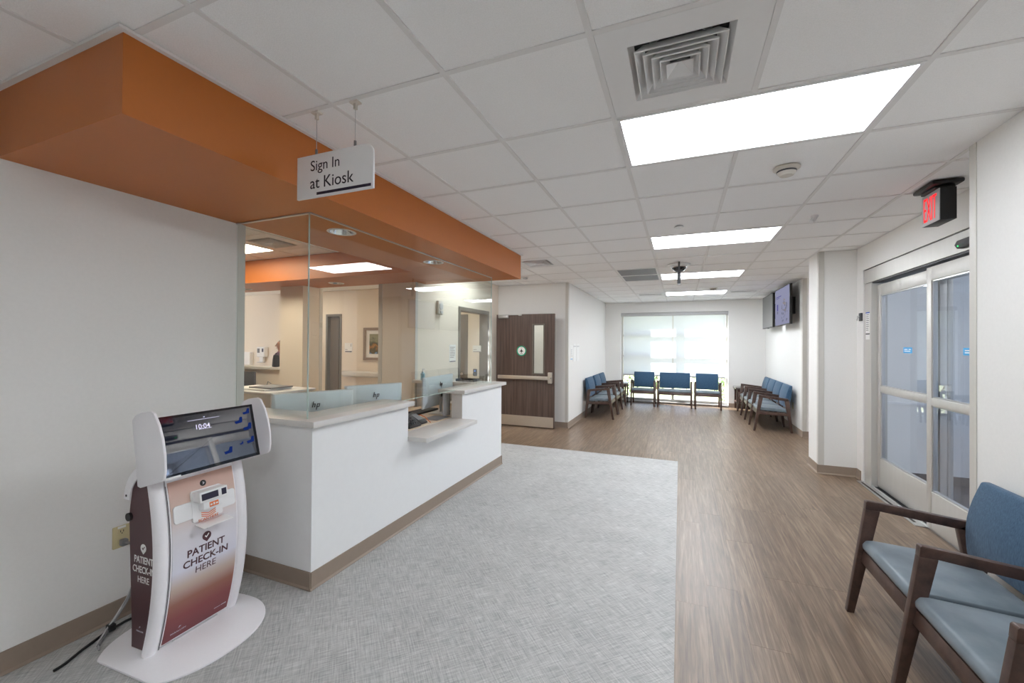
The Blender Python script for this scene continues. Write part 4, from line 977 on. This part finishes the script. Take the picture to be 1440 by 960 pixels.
def side_table(loc, label):
    t = thing('side_table', label, 'table', loc, 'corner side tables'); x, y, _ = loc; h = .27
    B().box(x - h, x + h, y - h, y + h, .50, .535).bevel(.003).done('table_top', M['counter_dark'], t)
    B().box(x - h + .02, x + h - .02, y - h + .02, y + h - .02, .18, .20).done('shelf', M['chair_wood'], t)
    for sx in (-1, 1):
        for sy in (-1, 1): B().box(x + sx * (h - .045) - .018, x + sx * (h - .045) + .018, y + sy * (h - .045) - .018, y + sy * (h - .045) + .018, 0, .50).done('leg', M['chair_wood'], t)
    for sy in (-1, 1): B().box(x - h + .03, x + h - .03, y + sy * (h - .045) - .01, y + sy * (h - .045) + .01, .44, .50).done('apron', M['chair_wood'], t)
M['counter_dark'] = mat('dark_glossy_top', (92, 84, 80), .15, var=.03)
side_table((-1.50, 11.05, 0), 'dark square side table in the left corner by the window'); side_table((1.47, 11.13, 0), 'dark square side table in the right corner by the window')

# ================================================================== OPEN WALNUT DOOR AND DOORWAY
YP = 7.12
t = thing('walnut_door', 'open walnut door with narrow glass, push bar and steel kick plate', 'door', (-2.63, YP, 0))
x0, x1, z1 = -3.20, -2.07, 2.06
b = B()
for q in ((x0, -2.475, YP, YP + .045, .012, z1), (-2.265, x1, YP, YP + .045, .012, z1), (-2.475, -2.265, YP, YP + .045, .012, .975), (-2.475, -2.265, YP, YP + .045, 1.865, z1)): b.box(*q)
LEAF = b.done('door_leaf', M['door_wood'], t, smooth=0)
b = B()
for q in ((-2.49, -2.465, .96, 1.88), (-2.275, -2.25, .96, 1.88), (-2.465, -2.275, .96, .985), (-2.465, -2.275, 1.855, 1.88)): b.box(q[0], q[1], YP - .008, YP + .053, q[2], q[3])
b.done('glass_frame', M['frame_brown'], t)
B().box(-2.465, -2.275, YP + .02, YP + .026, .985, 1.855).done('glass_pane', M['pane'], t, smooth=0)
B().box(x0 + .03, -2.085, YP - .002, YP, .02, .205).done('kick_plate', M['steel'], t, smooth=0)
PB = B().box(x0 + .05, -2.17, YP - .05, YP - .012, .872, .936).bevel(.006).done('push_bar', M['steel'], t)
B().box(-2.70, -2.18, YP - .056, YP - .05, .885, .925).bevel(.002).done('bar_insert', M['steel'], PB)
B().box(-2.175, -2.10, YP - .06, YP - .001, .812, 1.01).bevel(.008).done('latch_case', M['steel'], t)
B().lathe([(.012, -.058), (.012, -.066), (.001, -.068)], (-2.115, YP, .91), axis='y').done('latch_button', M['chrome'], t)
B().box(x0 + .05, -2.95, YP - .04, YP - .001, 1.99, 2.04).bevel(.004).done('closer_body', M['silver'], t)
B().tube([(-3.14, YP - .055, 2.047), (-2.72, YP - .02, 2.05)], .008).done('closer_arm', M['silver'], t)
B().box(-2.75, -2.69, YP - .03, YP - .001, 2.032, 2.055).done('arm_shoe', M['silver'], t)
st = B().lathe([(.094, 0), (.094, -.0015), (.001, -.0015)], (-2.695, YP, 1.388), axis='y', seg=40).done('round_sticker', M['paper'], t)
B().lathe([(.074, -.0015), (.094, -.0015), (.094, -.0022), (.074, -.0022)], (-2.695, YP, 1.388), axis='y', seg=40, cap=False).done('green_ring', mat('green_print', (20, 168, 130), .5, var=0), st)
dm = frame_of('-y', (-2.695, YP - .0015, 1.388))
b = B(); b.prism([(-.034, -.012), (-.012, .012), (0, .042), (.012, .012), (.034, -.012), (.030, -.020), (.012, -.010), (.012, -.022), (0, -.038), (-.012, -.022), (-.012, -.010), (-.030, -.020)], 'z', 0, .0008); b.xf(dm); b.done('arrow_mark', M['ink'], st, smooth=0)
bars('sticker_print', M['mid_grey'], st, dm, [(-.02, .02, .052, .058), (-.03, .03, -.052, -.046), (-.02, .02, -.061, -.056)])

t = props(struct('door_1', M['frame_brown'], (XB - .16, XB + .012, 5.775, 5.835, 0, 2.105), (XB - .16, XB + .012, 6.845, 6.90, 0, 2.105), (XB - .16, XB + .012, 5.835, 6.845, 2.045, 2.105)), 'taupe steel door frame of the open doorway by the desk glass')
# doors of the hall beyond
def hall_door(n, x0, x1, h, label, lever):
    f = struct('door_%d' % n, M['frame_brown'], (x0 - .05, x0, YH - .012, YH + .12, 0, h), (x1, x1 + .05, YH - .012, YH + .12, 0, h), (x0 - .05, x1 + .05, YH - .012, YH + .12, h, h + .05), label=label)
    return f
f = hall_door(2, -4.37, -3.71, 2.01, 'taupe framed hall door seen through the open doorway', True)
box('door_leaf', M['hall_door'], f, -4.368, -3.712, YH + .04, YH + .085, .01, 2.008)
hb_ = B().lathe([(.026, 0), (.026, -.012), (.01, -.014), (.01, -.05), (.001, -.05)], (-3.80, YH + .04, .945), axis='y').tube([(-3.80, YH - .005, .945), (-3.91, YH - .01, .945)], .009).done('lever_handle', M['chrome'], f)
f = hall_door(3, -7.09, -6.75, 2.08, 'dark hall door standing ajar left of the framed picture', False)
b = B().box(0, .22, 0, .045, .01, 2.07).xf(Matrix.Translation((-7.085, YH + .06, 0)) @ Matrix.Rotation(.12, 4, 'Z')); b.done('door_leaf', M['hall_door'], f)
t = thing('privacy_curtain', 'dark blue-grey patterned curtain just inside the ajar hall door', 'curtain', (-6.8, 7.6, 0))
pts = [(-7.3 + .02 * i, 7.9 + .03 * math.sin(i * .9)) for i in range(44)]
B().prism(pts + [(x, y + .004) for x, y in pts[::-1]], 'z', .05, 2.3).done('curtain_cloth', mat('curtain_cloth', (60, 62, 84), .8, var=.5, scale=60), t)
B().cyl((-7.38, 7.9, 2.31), (-6.42, 7.9, 2.31), .012).done('curtain_rail', M['light_grey'], t)

# hall wall: handrail, room number, picture, card reader, sign
t = thing('handrail', 'cream wall handrail along the hall wall under the picture', 'handrail', (-5.6, YH, .87))
B().prism([(YH - .07, .805), (YH - .085, .83), (YH - .085, .90), (YH - .06, .928), (YH - .03, .928), (YH - .03, .805)], 'x', -6.62, -4.55).bevel(.006).done('rail', M['guard'], t)
for x in (-6.4, -5.6, -4.8): box('bracket', M['guard'], t, x, x + .08, YH - .03, YH, .83, .90)
mt = frame_of('-y', (-6.51, YH, 1.412))
t = thing('room_sign', 'square white room sign with the number 1 right of the ajar hall door', 'sign', (-6.51, YH, 1.412))
pl_ = plaque('sign_plate', M['paper'], t, mt, rrect(.20, .20, .008), .008)
text('lettering', '1', M['ink'], pl_, mt @ Matrix.Translation((.07, .05, .008)), height=.06); bars('underline', M['navy'], pl_, mt @ Matrix.Translation((0, 0, .008)), [(-.085, .095, -.093, -.072), (-.085, -.02, -.042, -.034)])
t = thing('framed_picture', 'wood framed print of trees and water on the hall wall', 'picture', (-5.65, YH, 1.5))
px0, px1, pz0, pz1 = -6.09, -5.28, 1.16, 1.83
b = B(); q = .055
for a in ((px0, px1, pz0, pz0 + q), (px0, px1, pz1 - q, pz1), (px0, px0 + q, pz0 + q, pz1 - q), (px1 - q, px1, pz0 + q, pz1 - q)): b.box(a[0], a[1], YH - .035, YH, a[2], a[3])
b.done('frame', M['print_frame'], t); B().box(px0 + q, px1 - q, YH - .012, YH - .006, pz0 + q, pz1 - q).done('mat_board', M['paper'], t)
a_ = B().box(-.26, .26, YH - .014, YH - .012, 0, .41).mesh('print', None); a_.materials.append(M['art']); o = bpy.data.objects.new('print', a_); COL.objects.link(o); o.parent = t; o.location = Vector((-5.685, 0, 1.29)) - t.location; o.location.y = -YH
t = thing('room_sign', 'long white room sign on the hall wall right of the taupe hall door', 'sign', (-3.47, YH, 1.42)); mt = frame_of('-y', (-3.47, YH, 1.42))
pl_ = plaque('sign_plate', M['paper'], t, mt, rrect(.17, .12, .004), .008); bars('print_lines', M['mid_grey'], pl_, mt @ Matrix.Translation((0, 0, .008)), [(-.07, .0, -.02, -.012), (-.075, .08, -.058, -.046)])
t = thing('card_reader', 'grey card reader with a blue light under the long room sign', 'card reader', (-3.50, YH, 1.0)); mt = frame_of('-y', (-3.50, YH, .985))
plaque('reader_body', M['dark_grey'], t, mt, rrect(.08, .13, .012), .02, 0, .004); plaque('status_light', M['led_blue'], t, mt @ Matrix.Translation((0, .025, 0)), rrect(.025, .015, .003), .001, .0202)
# on the doorway wall
t = thing('wall_strobe', 'white fire alarm strobe high on the wall left of the open doorway', 'alarm', (XB, 5.17, 2.05)); mt = frame_of('+x', (XB, 5.19, 2.03))
plaque('strobe_body', M['cream'], t, mt, rrect(.13, .20, .012), .045, 0, .006); b = B().lathe([(.05, .045), (.045, .052), (.001, .056)], (0, .02, 0)).xf(mt); b.done('horn_grille', M['light_grey'], t); plaque('strobe_lens', M['light_grey'], t, mt @ Matrix.Translation((0, -.065, 0)), rrect(.05, .03, .006), .016, .045)
t = thing('paper_notice', 'white printed notice with a dark bottom stripe left of the open doorway', 'notice', (XB, 5.60, 1.36)); mt = frame_of('+x', (XB, 5.60, 1.36))
pl_ = plaque('sheet', M['paper'], t, mt, rrect(.19, .27, .004), .004); bars('print_lines', M['mid_grey'], pl_, mt @ Matrix.Translation((0, 0, .004)), fake_lines(7, .15, .10, .026, .010)); bars('bottom_stripe', M['navy'], pl_, mt @ Matrix.Translation((0, 0, .004)), [(-.09, .09, -.13, -.116)])
# on the waiting-area wall
for i, (y, wd, hgt, z, lab) in enumerate(((7.58, .17, .27, 1.36, 'narrow white notice nearest the wall corner by the walnut door'), (7.83, .24, .34, 1.358, 'tall white notice in the middle of three by the walnut door'), (8.10, .22, .34, 1.358, 'tall white notice farthest from the corner of three by the walnut door'))):
    mt = frame_of('+x', (XF, y, z)); t = thing('wall_notice', lab, 'notice', (XF, y, z), 'notices on the waiting-area wall')
    pl_ = plaque('sheet', M['paper'], t, mt, rrect(wd, hgt, .004), .005)
    if i == 0: bars('print_lines', M['light_grey'], pl_, mt @ Matrix.Translation((0, 0, .005)), fake_lines(7, wd * .7, .06, .022, .008)); bars('bottom_stripe', M['blue_ink'], pl_, mt @ Matrix.Translation((0, 0, .005)), [(-wd / 2 + .01, wd / 2 - .01, -hgt / 2 + .006, -hgt / 2 + .02)])
    else: bars('heading_stripe', M['light_grey'], pl_, mt @ Matrix.Translation((0, 0, .005)), [(-wd / 2 + .01, wd / 2 - .01, hgt / 2 - .06, hgt / 2 - .045)])

# ================================================================== SCREENS ON THE RIGHT WALL
def tv(y0, y1, x, label, on):
    z0, z1 = 1.885, 2.575; yc, zc = (y0 + y1) / 2, (z0 + z1) / 2
    t = thing('wall_screen', label, 'television', (x, yc, zc), 'screens on the right wall')
    mt = frame_of('-x', (x, yc, zc)); wd, hg = y1 - y0, z1 - z0
    b = B().box(-wd / 2, wd / 2, -hg / 2, hg / 2, -.04, 0).bevel(.003); b.xf(mt); b.done('housing', M['black'], t)
    b = B().box(-wd / 2 + .012, wd / 2 - .012, -hg / 2 + .016, hg / 2 - .012, 0, .002); b.xf(mt); s = b.done('screen', M['tv_on'] if on else M['screen_off'], t, smooth=0)
    b = B().box(-.2, .2, -.15, .15, -(XT - x), -.04); b.xf(mt); b.done('wall_mount', M['black'], t)
    if on:
        m2 = mt @ Matrix.Translation((0, 0, .002)); bars('title_bars', M['tv_c'], s, m2, [(-.46, -.05, .19, .205), (-.46, -.2, .165, .175)], .0006)
        rr = random.Random(3); b = B()
        for i in range(46):
            x_, y_ = rr.gauss(.16, .12), rr.gauss(-.06, .10)
            if -.05 < x_ < .46 and -.28 < y_ < .13: q = rr.uniform(.012, .035); b.prism([(x_ + q * math.cos(a), y_ + q * .8 * math.sin(a)) for a in [k * PI / 4 for k in range(8)]], 'z', 0, .0004 + i * .00001)
        b.prism([(.13, .06), (.17, .06), (.15, .15)], 'z', 0, .0005); b.xf(m2); b.done('picture_shapes', M['tv_a'], s, smooth=0)
        b = B()
        for i in range(16):
            x_, y_ = rr.gauss(.2, .09), rr.gauss(-.02, .07); q = rr.uniform(.01, .025); b.prism([(x_ + q * math.cos(a), y_ + q * math.sin(a)) for a in [k * PI / 3 for k in range(6)]], 'z', 0, .001 + i * .00001)
        b.xf(m2); b.done('picture_highlights', M['tv_b'], s, smooth=0)
        bars('side_picture', M['tv_c'], s, m2, [(-.40, -.30, -.06, .06)], .0006); bars('side_picture_base', M['tv_a'], s, m2, [(-.40, -.30, -.12, -.07)], .0006)
    else:
        b = B().box(-.02, .02, -hg / 2 - .01, -hg / 2, -.03, -.004); b.xf(mt); b.done('infrared_eye', M['black'], t)
M['screen_off'] = mat('grey_matte_screen', (112, 112, 110), .35, var=0)
tv(8.28, 9.42, 1.72, 'lit wall screen showing a lavender slide, nearer of the two', True)
tv(9.66, 10.75, 1.72, 'switched-off grey wall screen, farther of the two', False)

# ================================================================== SLIDING ENTRANCE DOOR
SD = struct('door_4', M['alum'], (XA + .012, XA + .15, 5.60, 5.778, 0, 2.20), (XA + .008, XA + .15, 3.112, 5.775, 2.205, 2.35), label='aluminium sliding entrance door with two glazed leaves and a header box')
struct('trim_header_and_shade', M['dark_grey'], (XA + .02, XA + .14, 3.112, 5.60, 2.19, 2.204), (XA + .012, XA + .14, 3.112, 5.775, 2.351, 2.358))  # upper strip is the shadow gap above the header, painted dark
def slider(xc, y0, y1, label):
    x0, x1 = xc - .022, xc + .022; sw = .07
    t = thing('sliding_leaf', label, 'door', (xc, (y0 + y1) / 2, 0), 'glazed sliding door leaves')
    for y in (y0, y1 - sw): box('stile', M['alum'], t, x0, x1, y, y + sw, .025, 2.165, .002)
    for nm, a, c in (('bottom_rail', .025, .325), ('middle_rail', 1.03, 1.09), ('top_rail', 2.055, 2.165)): box(nm, M['alum'], t, x0, x1, y0 + sw, y1 - sw, a, c, .002)
    for a, c in ((.325, 1.03), (1.09, 2.055)):
        p_ = B().box(xc - .004, xc + .004, y0 + sw, y1 - sw, a, c).done('glass_pane', M['pane_door'], t, smooth=0)
        g = B(); e = .012
        for q in ((y0 + sw, y1 - sw, a, a + e), (y0 + sw, y1 - sw, c - e, c), (y0 + sw, y0 + sw + e, a + e, c - e), (y1 - sw - e, y1 - sw, a + e, c - e)): g.box(xc - .014, xc + .014, *q)
        g.done('glazing_bead', M['dark_grey'] if a > 5 else M['silver'], t)
    return t
L1 = slider(XA + .085, 4.44, 5.595, 'far sliding glass leaf of the entrance door with a small blue sticker')
L2 = slider(XA + .03, 3.25, 4.51, 'near sliding glass leaf of the entrance door, partly hidden by the wall')
for y, x, p_ in ((5.0, XA + .0805, L1), (3.98, XA + .0255, L2)):
    m2 = frame_of('-x', (x, y, 1.475)); s = plaque('blue_sticker', M['blue_ink'], p_, m2, rrect(.16, .055, .004), .0012); bars('sticker_mark', M['paper'], s, m2 @ Matrix.Translation((0, 0, .0012)), [(-.06, .0, .004, .012), (-.06, .05, -.012, -.004), (.02, .06, .004, .012)], .0004)
for y in (4.30, ): 
    t = thing('fixed_sidelight', 'fixed aluminium sidelight frame behind the near sliding leaf', 'door', (XA + .11, 4.36, 0))
    for q in (4.445, 3.30): box('stile', M['alum'], t, XA + .112, XA + .148, q, q + .065, .02, 2.17, .002)
    for a, c in ((.02, .12), (2.06, 2.17)): box('rail', M['alum'], t, XA + .112, XA + .148, 3.37, 4.445, a, c)
    B().box(XA + .127, XA + .133, 3.37, 4.445, .12, 2.06).done('glass_pane', M['pane_door'], t, smooth=0)
struct('trim_threshold', M['silver'], (XA - .06, XA + .02, 4.52, 5.78, .0005, .008), (XA + .02, XA + .025, 3.112, 5.70, .0005, .02), (XA + .08, XA + .15, 3.112, 5.70, .0005, .012))
struct('trim_track', M['black'], (XA + .025, XA + .08, 3.112, 5.70, .0005, .006), (XA - .04, XA - .02, 4.60, 5.72, .008, .0095))
t = thing('motion_sensor', 'dark grey motion sensor with a green light on the door header', 'sensor', (XA - .02, 3.90, 2.25))
B().prism([(XA + .007, 2.285), (XA - .03, 2.283), (XA - .045, 2.25), (XA - .03, 2.225), (XA + .007, 2.222)], 'y', 3.74, 4.02).bevel(.004).done('sensor_body', M['dark_grey'], t)
B().lathe([(.005, 0), (.005, -.002), (.001, -.002)], (XA - .040, 3.985, 2.238), axis='x', seg=8).done('indicator', M['led'], t)
t = thing('key_switch', 'small dark key switch with keys on the sliding door jamb', 'switch', (XA, 5.80, 1.84))
B().box(XA - .02, XA, 5.785, 5.845, 1.795, 1.885).bevel(.004).done('switch_box', M['dark_grey'], t); B().lathe([(.012, 0), (.012, -.02), (.001, -.02)], (XA - .02, 5.815, 1.845), axis='x', seg=12).tube([(XA - .035, 5.815, 1.845), (XA - .045, 5.82, 1.80)], .005).done('key', M['chrome'], t)
t = thing('instruction_label', 'long white instruction label with blue top and black bottom on the door jamb', 'label', (XA + .012, 5.69, 1.74)); m2 = frame_of('-x', (XA + .028, 5.64, 1.735))
m2 = frame_of('-x', (XA + .012, 5.69, 1.735)); s = plaque('sheet', M['paper'], t, m2, rrect(.10, .30, .003), .001); z_ = m2 @ Matrix.Translation((0, 0, .001))
bars('blue_heading', mat('strong_blue', (30, 84, 190), .5, var=0), s, z_, [(-.05, .05, .138, .15)]); bars('print_lines', M['mid_grey'], s, z_, fake_lines(9, .08, .125, .021, .007)); bars('black_stripe', M['ink'], s, z_, [(-.05, .05, -.095, -.083)])
# vestibule chair rail and outer storefront
struct('trim_vestibule_rail', M['white'], (XA + .15, 5.2, 5.955, 5.98, .86, .885))
SF = struct('window_2', M['alum'], *[(5.1, 5.2, y, y + .08, 0, 2.634) for y in (1.32, 2.8, 4.35, 5.9)], *[(5.1, 5.2, 1.4, 5.9, z, z + .09) for z in (0, .95, 2.2, 2.55)], label='outer glazed front of the entrance vestibule')
for a, c in ((1.4, 2.8), (2.88, 4.35), (4.43, 5.9)):
    for z0, z1 in ((.09, .95), (1.04, 2.2), (2.29, 2.55)): B().box(5.145, 5.151, a, c, z0, z1).done('pane', M['pane_cool'], SF, smooth=0)

# ================================================================== FAR WINDOW
wx0, wx1, wy = -1.475, 1.105, YE + .10
fr = [(wx0, wx1, .05, .115), (wx0, wx1, 2.29, 2.36)]
b = B()
W = struct('window_1', M['alum'], (wx0, wx1, wy, wy + .08, .05, .11), (wx0, wx1, wy, wy + .08, 2.29, 2.36), (wx0, wx0 + .06, wy, wy + .08, .11, 2.29), (wx1 - .06, wx1, wy, wy + .08, .11, 2.29), (-.2, -.14, wy, wy + .08, .11, 2.29),
           *[(wx0 + .06, -.2, wy, wy + .08, z - .025, z + .025) for z in (.72, 1.215, 1.765)], *[(-.14, wx1 - .06, wy, wy + .08, z - .025, z + .025) for z in (.72, 1.215, 1.765)], label='wide aluminium window of eight panes behind roller shades')
for a, c in ((wx0 + .06, -.2), (-.14, wx1 - .06)):
    for z0, z1 in ((.11, .695), (.745, 1.19), (1.24, 1.74), (1.79, 2.29)): B().box(a, c, wy + .055, wy + .061, z0, z1).done('pane', M['pane_cool'], W, smooth=0)
struct('trim_window_sill', M['white'], (wx0, wx1, YE - .004, wy, .02, .05))
struct('trim_window_reveal', M['white'], (wx0 - .004, wx0 + .006, YE - .002, wy, .05, 2.36), (wx1 - .006, wx1 + .004, YE - .002, wy, .05, 2.36))
hd_ = thing('shade_cassette', 'long white roller shade box across the top of the window', 'shade', (0, YE + .03, 2.3))
B().box(wx0 + .01, wx1 - .01, YE + .005, YE + .085, 2.27, 2.352).bevel(.006).done('cassette', M['light_grey'], hd_)
for a, c, lab in ((wx0 + .075, -.185, 'left translucent white roller shade pulled down above the chairs'), (-.155, wx1 - .075, 'right translucent white roller shade pulled down above the chairs')):
    t = thing('roller_shade', lab, 'shade', ((a + c) / 2, YE + .04, 1.5), 'roller shades of the far window')
    B().box(a, c, YE + .042, YE + .0435, .74, 2.268).done('shade_cloth', M['shade'], t, smooth=0)
    B().box(a, c, YE + .035, YE + .05, .71, .74).bevel(.004).done('hem_bar', M['light_grey'], t)

# garden outside
g = struct('ground_lawn', M['grass'], (-14, 12, YE + 1.5, 40, -.2, -.05)); g['label'] = 'lawn outside the far window'
g = struct('ground_mulch', M['mulch'], (-14, 12, YE + .46, YE + 1.5, -.2, -.06)); g['label'] = 'mulch bed just outside the far window'
def shrub(x, y, s, label):
    t = thing('garden_shrub', label, 'shrub', (x, y, -.06), 'shrubs outside the window'); rr = random.Random(int(x * 100 + y * 7))
    b = B()
    for i in range(260):
        a, h, q = rr.uniform(0, 2 * PI), rr.uniform(.08, 1), rr.random() ** .5
        r_ = s * .55 * math.sin(PI * min(.95, h * .8 + .12)) * q; p = Vector((x + r_ * math.cos(a), y + r_ * math.sin(a), h * s * 1.1 - .05))
        d = Vector((rr.uniform(-1, 1), rr.uniform(-1, 1), rr.uniform(-.3, 1))).normalized() * .09 * s; e = d.orthogonal().normalized() * .03 * s
        b.verts([tuple(p), tuple(p + d * .5 + e), tuple(p + d), tuple(p + d * .5 - e)], [(0, 1, 2, 3)])
    f = b.done('foliage', M['leaf'], t, smooth=0); f['kind'] = 'stuff'
    for i in range(4):
        a = i * 1.6; B().tube([(x, y, -.06), (x + .1 * s * math.cos(a), y + .1 * s * math.sin(a), .3 * s), (x + .25 * s * math.cos(a), y + .25 * s * math.sin(a), .8 * s)], [.02, .015, .008], 6).done('stem', M['mulch'], t)
for i, (x, y, s) in enumerate(((-1.55, 12.5, .9), (-.75, 15.5, 1.2), (1.25, 12.45, .8), (1.0, 16.2, 1.2), (-3.0, 17, 1.6), (2.6, 17, 1.5))):
    shrub(x, y, s, ['leafy green shrub outside the left edge of the window', 'rounded green shrub on the lawn behind the left shade', 'low green shrub outside the right edge of the window', 'rounded green shrub on the lawn behind the right shade', 'larger green shrub far left across the lawn', 'larger green shrub far right across the lawn'][i])

# ================================================================== PERSON IN THE HALL
def person(loc, label):
    t = thing('person', label, 'person', loc); P = Vector(loc)
    J = {}
    def add(bm, sk, p, r, par=None):
        v = bm.verts.new(p); v[sk] .radius = (r, r)
        if par: bm.edges.new((par, v))
        return v
    bm = bmesh.new(); sk = bm.verts.layers.skin.verify()
    # faces -x ; y is sideways
    pel = add(bm, sk, (0, 0, .84), .125); pel[sk].use_root = True
    wai = add(bm, sk, (0, 0, 1.0), .11, pel); che = add(bm, sk, (.01, 0, 1.17), .13, wai); nek0 = add(bm, sk, (.015, 0, 1.285), .075, che); nek = add(bm, sk, (0, 0, 1.345), .045, nek0)
    hd = add(bm, sk, (-.005, 0, 1.42), .082, nek); hd2 = add(bm, sk, (.004, 0, 1.50), .086, hd); add(bm, sk, (.004, 0, 1.545), .06, hd2)
    for s in (-1, 1):
        sh = add(bm, sk, (.02, .17 * s, 1.25), .058, che); el = add(bm, sk, (.03, .21 * s, 1.0), .042, sh); wr = add(bm, sk, (-.12, .19 * s, .86), .028, el); pa = add(bm, sk, (-.19, .18 * s, .84), .032, wr)
        for k, (dy, ln) in enumerate(((-.028, .07), (-.009, .082), (.010, .08), (.028, .062))):
            a = add(bm, sk, (-.225, .18 * s + dy, .835), .009, pa); b_ = add(bm, sk, (-.225 - ln * .55, .18 * s + dy, .825), .008, a); add(bm, sk, (-.225 - ln * .9, .18 * s + dy, .80), .007, b_)
        th = add(bm, sk, (-.19, .18 * s - .04 * s, .83), .010, pa); add(bm, sk, (-.235, .18 * s - .055 * s, .815), .008, th)
        hp = add(bm, sk, (0, .09 * s, .76), .09, pel); kn = add(bm, sk, (-.01, .095 * s, .45), .06, hp); an = add(bm, sk, (.02, .095 * s, .09), .038, kn); add(bm, sk, (-.14, .10 * s, .035), .033, an)
    me = bpy.data.meshes.new('body'); bm.to_mesh(me); bm.free()
    o = bpy.data.objects.new('body', me); COL.objects.link(o); o.parent = t; OFF[o.name] = off(t)
    me.materials.append(M['skin'])
    m = o.modifiers.new('skin', 'SKIN'); m.use_smooth_shade = True; s_ = o.modifiers.new('sub', 'SUBSURF'); s_.levels = 1; s_.render_levels = 1
    W_ = lambda p: tuple(P + Vector(p))
    def shell(name, prof, m, seg=20):           # (cx, rx, ry, z)
        B().ring([[W_((cx + rx * math.cos(a), ry * math.sin(a), z)) for a in [2 * PI * k / seg for k in range(seg)]] for cx, rx, ry, z in prof], cap=False).done(name, m, t, smooth=60)
    shell('tunic', [(0, .17, .215, .72), (0, .155, .20, .95), (.01, .16, .215, 1.15), (.015, .145, .215, 1.25), (.012, .09, .12, 1.30), (.008, .065, .07, 1.325)], M['scrub'])
    shell('vest', [(.01, .175, .225, .78), (.01, .163, .212, .98), (.02, .168, .226, 1.15), (.028, .152, .222, 1.25), (.03, .12, .15, 1.29)], M['vest'])
    for s in (-1, 1):
        B().tube([W_((.02, .17 * s, 1.26)), W_((.022, .19 * s, 1.15)), W_((.026, .205 * s, 1.06))], [.068, .062, .056], 14).done('sleeve', M['scrub'], t, smooth=60)
        B().tube([W_((0, .09 * s, .80)), W_((-.005, .093 * s, .45)), W_((.02, .095 * s, .09))], [.105, .075, .06], 14).done('trouser_leg', M['trouser'], t, smooth=60)
        B().tube([W_((.06, .095 * s, .04)), W_((-.06, .1 * s, .04)), W_((-.17, .10 * s, .03))], [.04, .042, .03], 12).done('shoe', M['black'], t, smooth=60)
    B().lathe([(.001, .112), (.05, .104), (.082, .07), (.094, .02), (.088, -.04), (.06, -.07)], W_((.046, 0, 1.472)), cap=False).xf(Matrix.Identity(4)).done('hair', M['hair'], t, smooth=60)
    B().tube([W_((.10, 0, 1.50)), W_((.13, 0, 1.47)), W_((.125, 0, 1.40))], [.04, .045, .02], 10).done('hair_bun', M['hair'], t, smooth=60)
    B().prism([(P.x - .083, P.z + 1.475), (P.x - .112, P.z + 1.432), (P.x - .08, P.z + 1.425)], 'y', P.y - .014, P.y + .014).bevel(.005).done('nose', M['skin'], t)
    for s in (-1, 1):
        B().lathe([(.001, -.006), (.012, -.003), (.012, .003), (.001, .006)], W_((-.078, .034 * s, 1.475)), axis='x', seg=10).done('eye', M['ink'], t)
        B().lathe([(.001, -.012), (.024, -.006), (.028, .004), (.001, .012)], W_((.01, .088 * s, 1.455)), axis='y', seg=12).done('ear', M['skin'], t)
    B().tube([W_((-.074, -.022, 1.395)), W_((-.084, 0, 1.393)), W_((-.074, .022, 1.395))], .006, 6).done('mouth', mat('lip', (146, 84, 78), .5, var=0), t)
    t.rotation_euler = (0, 0, math.radians(51))
    return t
person((-7.83, 6.30, 0), 'person in a dark vest standing behind the pillar, facing left')
t = thing('black_bag', 'dark coat-like bag standing on the ledge in front of the person', 'bag', (-5.80, 4.60, 1.132))
B().prism([(-5.875, 1.132), (-5.80, 1.132), (-5.808, 1.25), (-5.82, 1.31), (-5.845, 1.32), (-5.862, 1.25)], 'y', 4.57, 4.66).bevel(.012, 3).done('bag_body', M['black_fabric'], t)
B().tube([(-5.85, 4.615, 1.31), (-5.845, 4.615, 1.345), (-5.825, 4.615, 1.345), (-5.82, 4.615, 1.305)], .005).done('bag_handle', M['black'], t)
